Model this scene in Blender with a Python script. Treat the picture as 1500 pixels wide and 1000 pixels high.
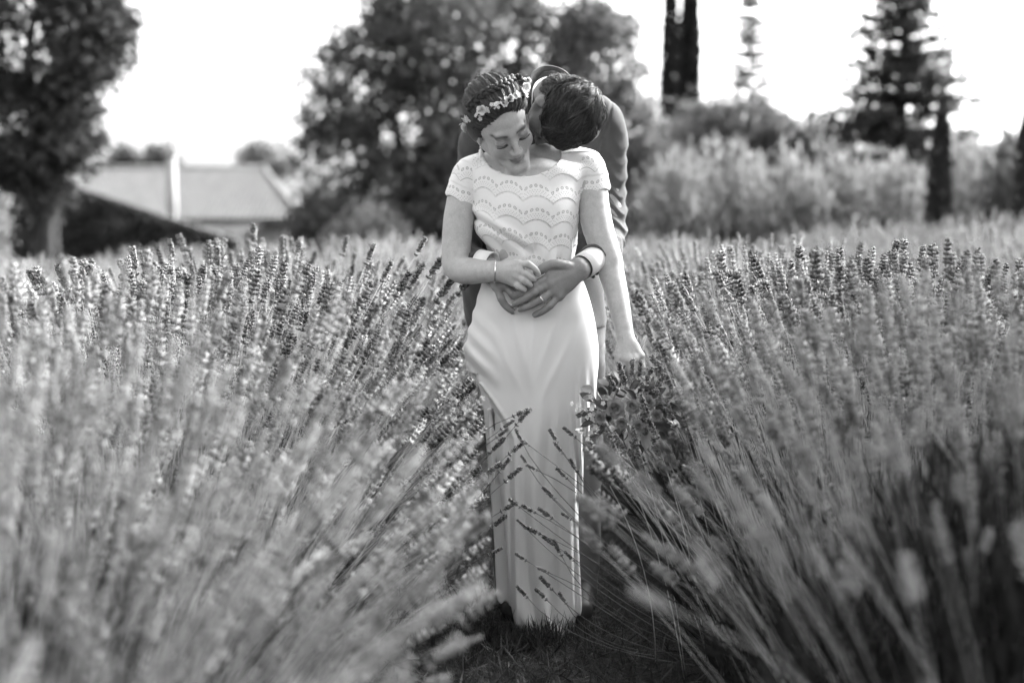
import bpy, math, random
import numpy as np
from mathutils import Vector, Matrix

# ------------------------------------------------------------------ scene, camera, sky, sun, exposure
for o in list(bpy.data.objects):
    bpy.data.objects.remove(o)
SC = bpy.context.scene
COL = SC.collection
CAM_H, FPX, HOR = 1.15, 2083.0, 338.0          # eye height, focal length in pixels of the 1500 px photo, horizon row
PITCH = math.atan((500 - HOR) / FPX)
cam_d = bpy.data.cameras.new('camera')
cam = bpy.data.objects.new('camera', cam_d)
COL.objects.link(cam)
cam.location = (0, 0, CAM_H)
cam.rotation_euler = (math.pi / 2 - PITCH, 0, 0)
cam_d.sensor_width = 36
cam_d.lens = 36 * FPX / 1500
cam_d.clip_start = 0.05
cam_d.clip_end = 2000
cam_d.dof.use_dof = True
cam_d.dof.focus_distance = 3.93
cam_d.dof.aperture_fstop = 1.55
SC.camera = cam

SUN_EL, SUN_AZ = math.radians(36), math.radians(50)     # azimuth clockwise from +Y (behind the couple) towards +X
world = bpy.data.worlds.new('World')
SC.world = world
world.use_nodes = True
wn = world.node_tree
wn.nodes.clear()
sky = wn.nodes.new('ShaderNodeTexSky')
sky.sky_type = 'NISHITA'
sky.sun_disc = False
sky.sun_elevation = SUN_EL
sky.sun_rotation = SUN_AZ
sky.dust_density = 6.0
sky.air_density = 1.0
bw = wn.nodes.new('ShaderNodeRGBToBW')
bg = wn.nodes.new('ShaderNodeBackground')
wo = wn.nodes.new('ShaderNodeOutputWorld')
wn.links.new(sky.outputs[0], bw.inputs[0])
wn.links.new(bw.outputs[0], bg.inputs[0])
bg.inputs[1].default_value = 0.15
wn.links.new(bg.outputs[0], wo.inputs[0])

sun_d = bpy.data.lights.new('sun', 'SUN')
sun_d.energy = 1.9
sun_d.angle = math.radians(24)
sun = bpy.data.objects.new('sun', sun_d)
COL.objects.link(sun)
sd = Vector((math.sin(SUN_AZ) * math.cos(SUN_EL), math.cos(SUN_AZ) * math.cos(SUN_EL), math.sin(SUN_EL)))
sun.rotation_euler = sd.to_track_quat('Z', 'Y').to_euler()
sun.location = (6, 5, 9)

SC.view_settings.view_transform = 'Standard'
SC.view_settings.look = 'None'
SC.view_settings.gamma = 1.0
SC.view_settings.exposure = 2.5
SC.render.engine = 'CYCLES'
SC.cycles.use_denoising = True
SC.cycles.max_bounces = 6
SC.cycles.diffuse_bounces = 3
SC.cycles.transmission_bounces = 4
SC.cycles.glossy_bounces = 2
SC.cycles.use_adaptive_sampling = True
SC.cycles.adaptive_threshold = 0.03

# ------------------------------------------------------------------ helpers
rng = np.random.default_rng(7)
V3 = np.array

def P(px, py, Y):
    """point at depth Y that the camera sees at photo pixel px,py"""
    rx, ry = (px - 750) / FPX, -(py - 500) / FPX
    c, s = math.cos(PITCH), math.sin(PITCH)
    d = V3([rx, c + ry * s, -s + ry * c])
    t = Y / d[1]
    return V3([d[0] * t, Y, CAM_H + d[2] * t])

def PX(px, Y):
    return px * Y / FPX

class Nodes:
    """tiny builder for procedural materials"""
    def __init__(s, name):
        s.m = bpy.data.materials.new(name)
        s.m.use_nodes = True
        s.t = s.m.node_tree
        s.t.nodes.clear()
        s.out = s.t.nodes.new('ShaderNodeOutputMaterial')
    def n(s, typ, **kw):
        nd = s.t.nodes.new(typ)
        for k, v in kw.items():
            setattr(nd, k, v)
        return nd
    def set(s, sock, v):
        if hasattr(v, 'is_linked') or isinstance(v, bpy.types.NodeSocket):
            s.t.links.new(v, sock)
        else:
            if sock.type == 'RGBA' and not hasattr(v, '__len__'):
                v = (v, v, v, 1)
            sock.default_value = v
    def math(s, op, a, b=0.0, c=0.0):
        nd = s.n('ShaderNodeMath', operation=op)
        for i, v in enumerate((a, b, c)):
            s.set(nd.inputs[i], v)
        return nd.outputs[0]
    def attr(s, name):
        return s.n('ShaderNodeAttribute', attribute_name=name).outputs['Fac']
    def coord(s, which='Object', scale=(1, 1, 1)):
        tc = s.n('ShaderNodeTexCoord')
        mp = s.n('ShaderNodeMapping')
        mp.inputs['Scale'].default_value = scale
        s.t.links.new(tc.outputs[which], mp.inputs[0])
        return mp.outputs[0]
    def noise(s, scale, detail=4, rough=0.55, vec=None):
        nd = s.n('ShaderNodeTexNoise')
        nd.inputs['Scale'].default_value = scale
        nd.inputs['Detail'].default_value = detail
        nd.inputs['Roughness'].default_value = rough
        s.t.links.new(vec if vec is not None else s.coord(), nd.inputs['Vector'])
        return nd.outputs[0]
    def ramp(s, fac, lo, hi, v0, v1):
        nd = s.n('ShaderNodeMapRange')
        for i, v in enumerate((fac, lo, hi, v0, v1)):
            s.set(nd.inputs[i], v)
        return nd.outputs[0]
    def bump(s, height, strength=0.3, dist=0.01):
        nd = s.n('ShaderNodeBump')
        nd.inputs['Strength'].default_value = strength
        nd.inputs['Distance'].default_value = dist
        s.t.links.new(height, nd.inputs['Height'])
        return nd.outputs[0]
    def grey(s, v):
        nd = s.n('ShaderNodeCombineColor')
        for i in range(3):
            s.set(nd.inputs[i], v)
        return nd.outputs[0]
    def surface(s, val, rough=0.6, normal=None, spec=0.3, sss=0.0, sheen=0.0, transl=0.0, metal=0.0):
        b = s.n('ShaderNodeBsdfPrincipled')
        col = s.grey(val)
        s.t.links.new(col, b.inputs['Base Color'])
        s.set(b.inputs['Roughness'], rough)
        b.inputs['Specular IOR Level'].default_value = spec
        b.inputs['Metallic'].default_value = metal
        if sss:
            b.inputs['Subsurface Weight'].default_value = sss
            b.inputs['Subsurface Radius'].default_value = (0.006, 0.006, 0.006)
            b.inputs['Subsurface Scale'].default_value = 1.0
        if sheen:
            b.inputs['Sheen Weight'].default_value = sheen
        if normal is not None:
            s.t.links.new(normal, b.inputs['Normal'])
        sh = b.outputs[0]
        if transl:
            tr = s.n('ShaderNodeBsdfTranslucent')
            s.t.links.new(col, tr.inputs[0])
            mx = s.n('ShaderNodeMixShader')
            mx.inputs[0].default_value = transl
            s.t.links.new(sh, mx.inputs[1])
            s.t.links.new(tr.outputs[0], mx.inputs[2])
            sh = mx.outputs[0]
        s.t.links.new(sh, s.out.inputs[0])
        return s.m

MATS = {}
def leaf_mat(name, lo, hi, transl=0.35, rough=0.55, spec=0.25):
    m = Nodes(name)
    v = m.ramp(m.attr('tone'), 0, 1, lo, hi)
    MATS[name] = m.surface(v, rough=rough, spec=spec, transl=transl)
    return MATS[name]

def plain_mat(name, lo, hi, scale=8, rough=0.7, bump=0.3, dist=0.01, spec=0.25, **kw):
    m = Nodes(name)
    nz = m.noise(scale, 6, 0.6)
    nz2 = m.noise(scale * 7, 4, 0.6)
    v = m.ramp(m.math('MULTIPLY_ADD', nz2, 0.4, m.math('MULTIPLY', nz, 0.6)), 0.3, 0.7, lo, hi)
    MATS[name] = m.surface(v, rough=rough, normal=m.bump(nz2, bump, dist), spec=spec, **kw)
    return MATS[name]

def mesh_np(name, verts, quads=None, tris=None, smooth=False, attrs=None):
    verts = np.asarray(verts, np.float32).reshape(-1, 3)
    loops, starts, n = [], [], 0
    if quads is not None and len(quads):
        q = np.asarray(quads, np.int32).reshape(-1, 4)
        loops.append(q.ravel()); starts.append(np.arange(len(q)) * 4); n = len(q) * 4
    if tris is not None and len(tris):
        t = np.asarray(tris, np.int32).reshape(-1, 3)
        loops.append(t.ravel()); starts.append(n + np.arange(len(t)) * 3)
    loops = np.concatenate(loops).astype(np.int32)
    starts = np.concatenate(starts).astype(np.int32)
    me = bpy.data.meshes.new(name)
    me.vertices.add(len(verts)); me.vertices.foreach_set('co', verts.ravel())
    me.loops.add(len(loops)); me.loops.foreach_set('vertex_index', loops)
    me.polygons.add(len(starts)); me.polygons.foreach_set('loop_start', starts)
    me.update(calc_edges=True)
    me.validate()
    if smooth:
        me.shade_smooth()
    for k, v in (attrs or {}).items():
        a = me.attributes.new(k, 'FLOAT', 'POINT')
        a.data.foreach_set('value', np.asarray(v, np.float32))
    return me

def link(name, me, mat=None, parent=None, loc=None, **props):
    """one mesh object; world-space vertices are kept, the origin is set at loc"""
    o = bpy.data.objects.new(name, me)
    COL.objects.link(o)
    if mat is not None and me is not None and not me.materials:
        me.materials.append(MATS[mat] if isinstance(mat, str) else mat)
    if parent is not None:
        o.parent = parent
    if loc is not None:
        o.location = loc
    for k, v in props.items():
        o[k] = v
    return o

def thing(name, label, category, loc, group=None, rotz=0.0):
    e = bpy.data.objects.new(name, None)
    COL.objects.link(e)
    e.empty_display_size = 0.1
    e.location = tuple(float(v) for v in loc)
    e.rotation_euler = (0, 0, rotz)
    e['label'] = label
    e['category'] = category
    if group:
        e['group'] = group
    return e

class MB:
    """collects simple shapes (tubes, boxes, polygons) into one mesh"""
    def __init__(s):
        s.v, s.q, s.t, s.n = [], [], [], 0
    def add(s, v, q=(), t=()):
        v = np.asarray(v, float).reshape(-1, 3)
        s.v.append(v)
        if len(q): s.q.append(np.asarray(q, int) + s.n)
        if len(t): s.t.append(np.asarray(t, int) + s.n)
        s.n += len(v)
    def box(s, c, size, R=None):
        c = V3(c, float); h = V3(size, float) / 2
        v = V3([[x, y, z] for x in (-1, 1) for y in (-1, 1) for z in (-1, 1)]) * h
        if R is not None: v = v @ R.T
        s.add(v + c, [[0, 1, 3, 2], [4, 6, 7, 5], [0, 4, 5, 1], [2, 3, 7, 6], [0, 2, 6, 4], [1, 5, 7, 3]])
    def tube(s, pts, rad, n=6, cap=True):
        pts = np.asarray(pts, float); m = len(pts)
        rad = np.broadcast_to(np.asarray(rad, float), (m,))
        T = np.gradient(pts, axis=0); T /= np.linalg.norm(T, axis=1)[:, None] + 1e-12
        ref = V3([0.0, 0, 1]) if abs(T[0][2]) < 0.9 else V3([1.0, 0, 0])
        vs = []
        for i in range(m):
            a = np.cross(T[i], ref); a /= np.linalg.norm(a) + 1e-12
            b = np.cross(a, T[i]); ref = b
            an = np.arange(n) * 2 * math.pi / n
            vs.append(pts[i] + rad[i] * (np.cos(an)[:, None] * a + np.sin(an)[:, None] * b))
        q = [[i * n + j, i * n + (j + 1) % n, (i + 1) * n + (j + 1) % n, (i + 1) * n + j] for i in range(m - 1) for j in range(n)]
        v = np.concatenate(vs); t = []
        if cap:
            v = np.concatenate([v, pts[:1], pts[-1:]])
            t = [[(j + 1) % n, j, m * n] for j in range(n)] + [[(m - 1) * n + j, (m - 1) * n + (j + 1) % n, m * n + 1] for j in range(n)]
        s.add(v, q, t)
    def mesh(s, name, origin=(0, 0, 0), smooth=False, attrs=None):
        v = np.concatenate(s.v) - V3(origin)
        q = np.concatenate(s.q) if s.q else None
        t = np.concatenate(s.t) if s.t else None
        return mesh_np(name, v, q, t, smooth, attrs)

def catmull(pts, n):
    pts = np.asarray(pts, float)
    if len(pts) < 3:
        u = np.linspace(0, 1, n)[:, None]
        return pts[0] * (1 - u) + pts[-1] * u
    p = np.concatenate([[2 * pts[0] - pts[1]], pts, [2 * pts[-1] - pts[-2]]])
    u = np.linspace(0, len(pts) - 1 - 1e-9, n); i = u.astype(int); f = (u - i)[:, None]
    a, b, c, d = p[i], p[i + 1], p[i + 2], p[i + 3]
    return 0.5 * (2 * b + (c - a) * f + (2 * a - 5 * b + 4 * c - d) * f ** 2 + (3 * b - a - 3 * c + d) * f ** 3)

def unit(v):
    v = np.asarray(v, float)
    return v / (np.linalg.norm(v, axis=-1, keepdims=True) + 1e-12)

def leaves(centers, size, r, aspect=0.5, up=0.0, dirs=None):
    """rhombic, slightly folded leaves; returns verts, tris, tone"""
    n = len(centers)
    d = unit(r.normal(size=(n, 3)) + V3([0, 0, up])) if dirs is None else unit(dirs)
    side = unit(np.cross(d, unit(r.normal(size=(n, 3)))))
    nor = np.cross(d, side)
    L = (size * r.uniform(0.6, 1.3, n))[:, None]
    W = L * aspect * 0.5
    a = centers - d * L * 0.5
    b = centers + d * L * 0.5
    c1 = centers + side * W + nor * W * 0.35
    c2 = centers - side * W + nor * W * 0.35
    v = np.stack([a, c1, b, c2], 1).reshape(-1, 3)
    k = np.arange(n)[:, None] * 4
    t = np.concatenate([k + V3([0, 1, 2]), k + V3([0, 2, 3])], 0)
    tone = np.repeat(np.clip(r.normal(0.5, 0.22, n), 0, 1), 4)
    return v, t, tone
# ------------------------------------------------------------------ materials of the setting
leaf_mat('leaf_dark', 0.018, 0.085)
leaf_mat('leaf_mid', 0.04, 0.16)
leaf_mat('leaf_pale', 0.14, 0.38, 0.4)
leaf_mat('leaf_cypress', 0.012, 0.045, 0.1)
leaf_mat('leaf_grey', 0.07, 0.23)
leaf_mat('dry_grass', 0.02, 0.10, 0.2)
plain_mat('bark', 0.025, 0.07, 12, 0.85, 0.8, 0.02)
plain_mat('roof_tile', 0.09, 0.19, 3, 0.8, 0.5)
plain_mat('plaster', 0.2, 0.28, 2, 0.85, 0.2)
plain_mat('stone', 0.05, 0.12, 5, 0.9, 0.9, 0.03)
plain_mat('white_paint', 0.3, 0.38, 4, 0.5, 0.1)
plain_mat('soil', 0.012, 0.035, 6, 0.95, 1.0, 0.03)
plain_mat('gravel', 0.16, 0.26, 9, 0.95, 0.8, 0.01)
plain_mat('dark_wood', 0.03, 0.06, 10, 0.8, 0.3)
plain_mat('window_glass', 0.02, 0.03, 3, 0.08, 0.02, spec=0.6)

def sstep(x, a, b):
    t = np.clip((x - a) / (b - a), 0, 1)
    return t * t * (3 - 2 * t)

def ground_z(x, y):
    x = np.asarray(x, float); y = np.asarray(y, float)
    z = 0.62 * sstep(y, 11, 22) - 1.5 * sstep(y, 26, 42)
    z = z + 0.03 * np.sin(x * 1.7 + y * 0.9) * sstep(y, 5, 9) * (1 - sstep(y, 30, 60))
    return z

def gz(x, y):
    return float(ground_z(x, y))

# ------------------------------------------------------------------ ground
def grid_sheet(xs, ys, zf):
    X, Y = np.meshgrid(xs, ys, indexing='ij')
    v = np.stack([X, Y, zf(X, Y)], -1).reshape(-1, 3)
    n, m = len(xs), len(ys)
    i, j = np.meshgrid(np.arange(n - 1), np.arange(m - 1), indexing='ij')
    a = (i * m + j).ravel()
    return v, np.stack([a, a + m, a + m + 1, a + 1], 1)

def soil_z(x, y):
    z = ground_z(x, y)
    near = (1 - sstep(y, 9, 14)) * (1 - sstep(np.abs(x), 3, 5))
    return z + near * (0.012 * np.sin(x * 23 + 2 * np.sin(y * 7)) * np.sin(y * 19 + x * 5) + 0.01 * np.sin(x * 51) * np.sin(y * 47))

xs = np.concatenate([-np.geomspace(900, 4, 26), np.linspace(-3.9, 3.9, 118), np.geomspace(4, 900, 26)])
ys = np.concatenate([[-60, -20, -6], np.linspace(-.5, 7.5, 130), np.geomspace(7.7, 1500, 50)])
v, q = grid_sheet(xs, ys, soil_z)
link('ground', mesh_np('ground', v, q, smooth=True), 'soil', kind='structure')

xs = np.linspace(-13, -2.6, 40); ys = np.linspace(14.2, 23.6, 40)
v, q = grid_sheet(xs, ys, lambda x, y: ground_z(x, y) + 0.02 + 0.008 * np.sin(x * 9) * np.sin(y * 8))
link('gravel_drive', mesh_np('gravel_drive', v, q, smooth=True), 'gravel', kind='structure')

# ------------------------------------------------------------------ trees and shrubs
def tube_tree(base, limbs, n=8):
    mb = MB()
    for pts, r0, r1 in limbs:
        c = catmull(pts, 12)
        rr = np.linspace(r0, r1, 12)
        rr[0] *= 1.25
        mb.tube(c - V3(base), rr, n)
    return mb.mesh('trunk', smooth=True)

def crown_leaves(blobs, r, clusters, per, csize, lsize, aspect=0.55, up=0.0, shell=0.5):
    """leaf clusters spread through ellipsoids; blobs = [(centre, radii, weight)]"""
    w = V3([b[2] for b in blobs], float); w /= w.sum()
    pick = r.choice(len(blobs), clusters, p=w)
    d = unit(r.normal(size=(clusters, 3)))
    rad = r.uniform(0, 1, clusters) ** (1 / 3) * (1 - shell) + shell * r.uniform(0.72, 1.08, clusters)
    C = V3([blobs[i][0] for i in pick]) + d * rad[:, None] * V3([blobs[i][1] for i in pick])
    pts = np.repeat(C, per, 0) + r.normal(size=(clusters * per, 3)) * csize * np.repeat(r.uniform(0.5, 1.2, clusters), per)[:, None]
    v, t, tone = leaves(pts, lsize, r, aspect, up)
    ct = np.repeat(np.repeat(r.normal(0, 0.15, clusters), per), 4)
    return v, t, np.clip(tone + ct, 0, 1)

def tree(name, label, category, base, limbs, blobs, mat, seed, clusters, per, csize, lsize, group=None, shell=0.5, aspect=0.55, up=0.0):
    r = np.random.default_rng(seed)
    th = thing(name, label, category, base, group)
    if limbs:
        link('trunk', tube_tree(base, limbs), 'bark', th)
    v, t, tone = crown_leaves(blobs, r, clusters, per, csize, lsize, aspect, up, shell)
    link('crown', mesh_np('crown', v - V3(base), None, t, attrs={'tone': tone}), mat, th, kind='stuff')
    return th

def G(px, Y):
    x = (px - 750) / FPX * Y
    return V3([x, Y, gz(x, Y)])

def blob(px, py, Y, rpx, rpy, w=1.0, ry=None):
    c = P(px, py, Y)
    a, b = PX(rpx, Y), PX(rpy, Y)
    return (c, V3([a, ry if ry else (a + b) / 2, b]), w)

# big dark tree at the left edge
b = G(62, 15)
limbs = [([b, P(66, 330, 15), P(60, 260, 15), P(40, 120, 15), P(50, 20, 15.1)], 0.11, 0.04),
         ([b + V3([0.12, .1, 0]), P(80, 340, 15.1), P(78, 270, 15.2), P(120, 150, 15.2), P(150, 60, 15.2)], 0.07, 0.02),
         ([P(62, 260, 15), P(20, 190, 14.8), P(-40, 120, 14.8)], 0.07, 0.02)]
blobs = [blob(50, 60, 15, 115, 110, 3), blob(130, 45, 15.1, 65, 85, 1.6), blob(20, 190, 15, 95, 90, 2.4), blob(95, 180, 15, 55, 75, 1.2),
         blob(60, 270, 14.9, 45, 45, .5), blob(-30, 280, 15, 55, 70, .8), blob(60, -90, 15, 150, 90, 2)]
tree('broadleaf_tree', 'tall dark broadleaf tree with twin trunk beside the sloping ivy wall', 'tree', b, limbs, blobs, 'leaf_dark', 11, 1300, 16, 0.09, 0.09)

# spreading tree behind the couple, with sky showing through its left half
b = G(600, 22)
limbs = [([b, P(598, 330, 22), P(592, 250, 22), P(570, 140, 22), P(545, 60, 22)], 0.14, 0.03),
         ([P(595, 290, 22), P(630, 200, 22), P(660, 90, 22)], 0.1, 0.03),
         ([P(592, 260, 22), P(530, 200, 21.8), P(480, 150, 21.8)], 0.07, 0.02)]
blobs = [blob(520, 130, 22, 78, 85, 1.3), blob(580, 80, 22, 90, 75, 1.5), blob(500, 235, 22, 65, 60, 0.9), blob(600, 210, 22, 85, 110, 2.4),
         blob(650, 60, 22, 90, 80, 2.0), blob(470, 170, 22, 32, 60, .35), blob(660, 250, 22, 70, 90, 2), blob(600, 20, 22, 70, 40, 1)]
tree('spreading_tree', 'spreading broadleaf tree with gaps of sky in its crown, beside the tiled house', 'tree', b, limbs, blobs, 'leaf_mid', 12, 1050, 15, 0.14, 0.125)
b = G(760, 23.5)
limbs = [([b, P(762, 300, 23.5), P(755, 150, 23.5), P(770, 20, 23.5)], 0.16, 0.05)]
blobs = [blob(750, 90, 23.5, 100, 110, 2.4), blob(770, 220, 23.5, 110, 110, 2), blob(720, 300, 23.5, 110, 55, 1.2), blob(820, 310, 23.5, 110, 50, 1), blob(720, -20, 23.5, 60, 60, .8)]
tree('dense_tree', 'dense dark tree straight behind the embracing couple', 'tree', b, limbs, blobs, 'leaf_mid', 13, 1100, 15, 0.15, 0.13)
b = G(900, 22.5)
limbs = [([b, P(898, 300, 22.5), P(900, 160, 22.5), P(890, 60, 22.5)], 0.1, 0.03)]
blobs = [blob(885, 90, 22.5, 62, 75, 1.3), blob(900, 200, 22.5, 70, 80, 1.4), blob(940, 270, 22.5, 75, 75, 1.2), blob(860, 40, 22.5, 38, 40, .6), blob(985, 280, 22.5, 40, 50, .5)]
tree('bushy_tree', 'lighter bushy tree rising right behind the groom\'s shoulder', 'tree', b, limbs, blobs, 'leaf_grey', 14, 760, 15, 0.14, 0.12)

# cypresses: narrow columns
def cypress(label, px, Y, top, rpx, seed, n=2600, group=None, mat='leaf_cypress'):
    r = np.random.default_rng(seed)
    b = G(px, Y); tp = P(px, top, Y)
    H = tp[2] - b[2]; R = PX(rpx, Y)
    th = thing('cypress', label, 'cypress tree', b, group)
    mb = MB(); mb.tube(V3([[0, 0, -0.05], [0, 0, H * .5], [0, 0, H * .9]]), [R * .3, R * .25, R * .05], 7)
    link('trunk', mb.mesh('trunk', smooth=True), 'bark', th)
    u = r.uniform(0, 1, n); ang = r.uniform(0, 2 * math.pi, n)
    prof = np.where(u < .12, 0.78 + 1.5 * u, np.sqrt(np.clip(1 - ((u - .2) / .82) ** 2.4, 0.002, 1)))
    bumpy = 1 + 0.12 * np.sin(ang * 3 + u * 9) + 0.1 * np.sin(ang * 5 - u * 23)
    rad = R * prof * bumpy * r.uniform(.72, 1.03, n)
    c = np.stack([rad * np.cos(ang), rad * np.sin(ang), 0.02 * H + u * H * .98], 1)
    v, t, tone = leaves(c, max(0.07, R * (.5 if Y < 20 else .75)), r, .5, dirs=np.stack([np.cos(ang) * .4, np.sin(ang) * .4, np.ones(n)], 1) + r.normal(size=(n, 3)) * .3)
    link('crown', mesh_np('crown', v, None, t, attrs={'tone': tone}), mat, th, kind='stuff')
    # core of the crown so that no daylight shows through a dense cypress
    return th
cypress('near dark columnar cypress standing clear in front of the pale shrubs', 1373, 14, 166, 19, 21, 3200)
cypress('dark columnar cypress at the end of the pale shrubs, beyond the near cypress', 1500, 14.5, 152, 20, 22, 2600)
cypress('tall dark cypress behind the groom, the slimmer of a close pair', 979, 30, -70, 14, 23, 5200)
cypress('tall dark cypress behind the groom, the thicker of a close pair', 1007, 30.5, -50, 17, 24, 5600)

def conifer(label, px, Y, top, low, rpx, seed, levels, mat, lsize, per=20, bare=0.2):
    r = np.random.default_rng(seed)
    b = G(px, Y); tp = P(px, top, Y); lo = P(px, low, Y)[2] - b[2]
    H = tp[2] - b[2]; R = PX(rpx, Y)
    th = thing('conifer', label, 'conifer', b)
    mb = MB(); mb.tube(V3([[0, 0, -.1], [0.02, 0, H * .5], [0, 0, H * .98]]), [R * .085, R * .06, R * .01], 8)
    cs, ds = [], []
    for i in range(levels):
        u = (i + r.uniform(-.4, .4)) / levels
        z = lo + (H - lo) * max(u, 0)
        rr = R * (1 - u) ** 0.6 * (0.75 + 0.25 * min(1, u * 6 + .35))
        for k in range(int(11 + 4 * (1 - u))):
            if r.uniform() < bare: continue
            a = r.uniform(0, 2 * math.pi); L = rr * r.uniform(.7, 1.12)
            tip = V3([math.cos(a) * L, math.sin(a) * L, z + L * r.uniform(-.12, .25)])
            mb.tube(V3([[0, 0, z], tip * V3([.5, .5, 0]) + V3([0, 0, z + (tip[2] - z) * .3]), tip]), [R * .02, R * .012, R * .004], 4)
            m = int(per * (.35 + L / R))
            s = r.uniform(.15, 1.04, m)[:, None]
            pts = V3([0, 0, z]) + (tip - V3([0, 0, z])) * s + r.normal(size=(m, 3)) * V3([1, 1, .5]) * R * .055
            cs.append(pts); ds.append(np.tile(V3([math.cos(a), math.sin(a), .2]), (m, 1)) + r.normal(size=(m, 3)) * .7)
    link('trunk', mb.mesh('trunk', smooth=True), 'bark', th)
    v, t, tone = leaves(np.concatenate(cs), lsize, r, .42, dirs=np.concatenate(ds))
    link('crown', mesh_np('crown', v, None, t, attrs={'tone': tone}), mat, th, kind='stuff')
conifer('broad dark conifer with sky glinting through, above the pale shrubs', 1314, 24, -60, 238, 132, 31, 32, 'leaf_dark', 0.16, 20, .15)
conifer('thin pale conifer with sparse branches beside the pair of cypresses', 1093, 32, -40, 230, 50, 32, 30, 'leaf_mid', 0.17, 10, .3)

# added broadleaf tree, out of view, put in to shade the near row ends
b = V3([4.6, 3.5, 0.0])
limbs = [([b, b + V3([.1, 0, 1.5]), b + V3([-.1, .1, 3.2]), b + V3([0, 0, 5.2])], .14, .04), ([b + V3([.05, 0, 1.8]), b + V3([-.7, .3, 2.8]), b + V3([-1.2, .5, 3.7])], .07, .02),
         ([b + V3([0, 0, 2.2]), b + V3([.7, .6, 3.2]), b + V3([1.0, 1.1, 4.2])], .07, .02)]
blobs = [(b + V3([0, 0, 4.6]), V3([1.7, 1.8, 1.8]), 3), (b + V3([-.9, .5, 3.4]), V3([1.0, 1.2, 1.1]), 1.4), (b + V3([.8, .9, 3.6]), V3([1.1, 1.2, 1.2]), 1.2), (b + V3([.2, -1.0, 3.4]), V3([1.2, 1.0, 1.2]), 1.2)]
tree('added_shade_tree', 'added unseen broadleaf tree that shades the near ends of the rows', 'tree', b, limbs, blobs, 'leaf_dark', 17, 1500, 14, .13, .14)

# mid-distance bushes behind the pale shrubs
for px, py, rx, ry, sd_, lab in [(1100, 190, 62, 45, 41, 'grey green bush at the foot of the thin pale conifer'), (1165, 212, 40, 30, 42, 'rounded bush between the thin conifer and the broad conifer'),
                                 (1035, 215, 50, 70, 43, 'leafy bush at the foot of the cypress pair')]:
    b = G(px, 27)
    tree('bush', lab, 'bush', b, [([b, P(px, py + 40, 27), P(px + 6, py, 27)], .06, .02)], [blob(px, py, 27, rx, ry), blob(px + 10, py + 70, 27, rx * 1.1, 60)], 'leaf_grey', sd_, 300, 14, .16, .14)

# pale shrub border
shr = [(985, 300, 62, 74, 16.5, 0), (1065, 285, 78, 84, 17.2, 1), (1150, 292, 74, 80, 16.6, 0), (1230, 296, 70, 84, 17.0, 1), (1310, 296, 70, 84, 16.4, 0), (1400, 288, 74, 92, 17.4, 1), (1480, 285, 66, 92, 16.8, 2)]
slab = ['pale feathery shrub at the end of the border nearest the groom', 'pale feathery shrub in front of the thin conifer', 'pale feathery shrub with dark hollow, between the two conifers',
        'pale feathery shrub between the rounded bush and the broad conifer', 'pale feathery shrub beneath the broad conifer', 'grey feathery shrub just beyond the near cypress', 'darkest feathery shrub of the border, next to its end cypress']
for i, (px, py, rx, ry, Y, k) in enumerate(shr):
    r = np.random.default_rng(50 + i)
    b = G(px, Y)
    th = thing('pale_shrub', slab[i], 'shrub', b, 'pale shrubs along the far edge of the field')
    mb = MB(); H = P(px, py - ry, Y)[2] - b[2]; R = PX(rx, Y)
    cs, ds = [], []
    for s in range(46):
        a = r.uniform(0, 2 * math.pi); tl = r.uniform(0, 1) ** .6
        tip = V3([math.cos(a) * tl * R * 1.05, math.sin(a) * tl * R * 1.05, H * (1.03 - .55 * tl ** 2) * r.uniform(.86, 1.05)])
        c = catmull([V3([0, 0, 0]), tip * V3([.45, .45, .55]), tip], 6)
        mb.tube(c, np.linspace(.014, .003, 6), 4, cap=False)
        m = 62
        u = r.uniform(.22, 1.02, m)[:, None]
        pts = (1 - u) ** 2 * 0 + 2 * u * (1 - u) * tip * V3([.4, .4, .6]) + u ** 2 * tip + r.normal(size=(m, 3)) * .085
        cs.append(pts); ds.append(unit(tip) + V3([0, 0, .5]) + r.normal(size=(m, 3)) * .45)
    link('stem', mb.mesh('stem'), 'bark', th, kind='stuff')
    v, t, tone = leaves(np.concatenate(cs), .13, r, .3, dirs=np.concatenate(ds))
    link('crown', mesh_np('crown', v, None, t, attrs={'tone': tone}), ['leaf_pale', 'leaf_pale', 'leaf_mid'][k], th, kind='stuff')

# dark undergrowth between trees (each a low bush)
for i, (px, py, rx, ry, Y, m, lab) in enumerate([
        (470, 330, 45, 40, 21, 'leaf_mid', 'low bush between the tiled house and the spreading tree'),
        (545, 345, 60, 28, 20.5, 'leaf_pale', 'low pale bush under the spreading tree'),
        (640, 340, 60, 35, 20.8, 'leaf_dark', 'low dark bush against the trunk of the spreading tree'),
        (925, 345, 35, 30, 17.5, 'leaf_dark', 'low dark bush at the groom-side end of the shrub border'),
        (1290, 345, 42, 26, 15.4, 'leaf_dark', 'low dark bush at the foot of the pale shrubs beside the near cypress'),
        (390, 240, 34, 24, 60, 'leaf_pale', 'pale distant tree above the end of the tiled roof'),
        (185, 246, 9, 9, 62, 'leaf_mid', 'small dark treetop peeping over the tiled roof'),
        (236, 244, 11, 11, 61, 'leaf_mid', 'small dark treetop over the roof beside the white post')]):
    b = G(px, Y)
    tree('bush' if Y < 40 else 'distant_tree', lab, 'bush' if Y < 40 else 'tree', b, [([b, P(px, py + ry * .4, Y), P(px + 2, py, Y)], .05 * Y / 20, .02)], [blob(px, py, Y, rx, ry)], m, 70 + i, 170, 14, PX(11, Y), PX(12, Y))

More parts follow.
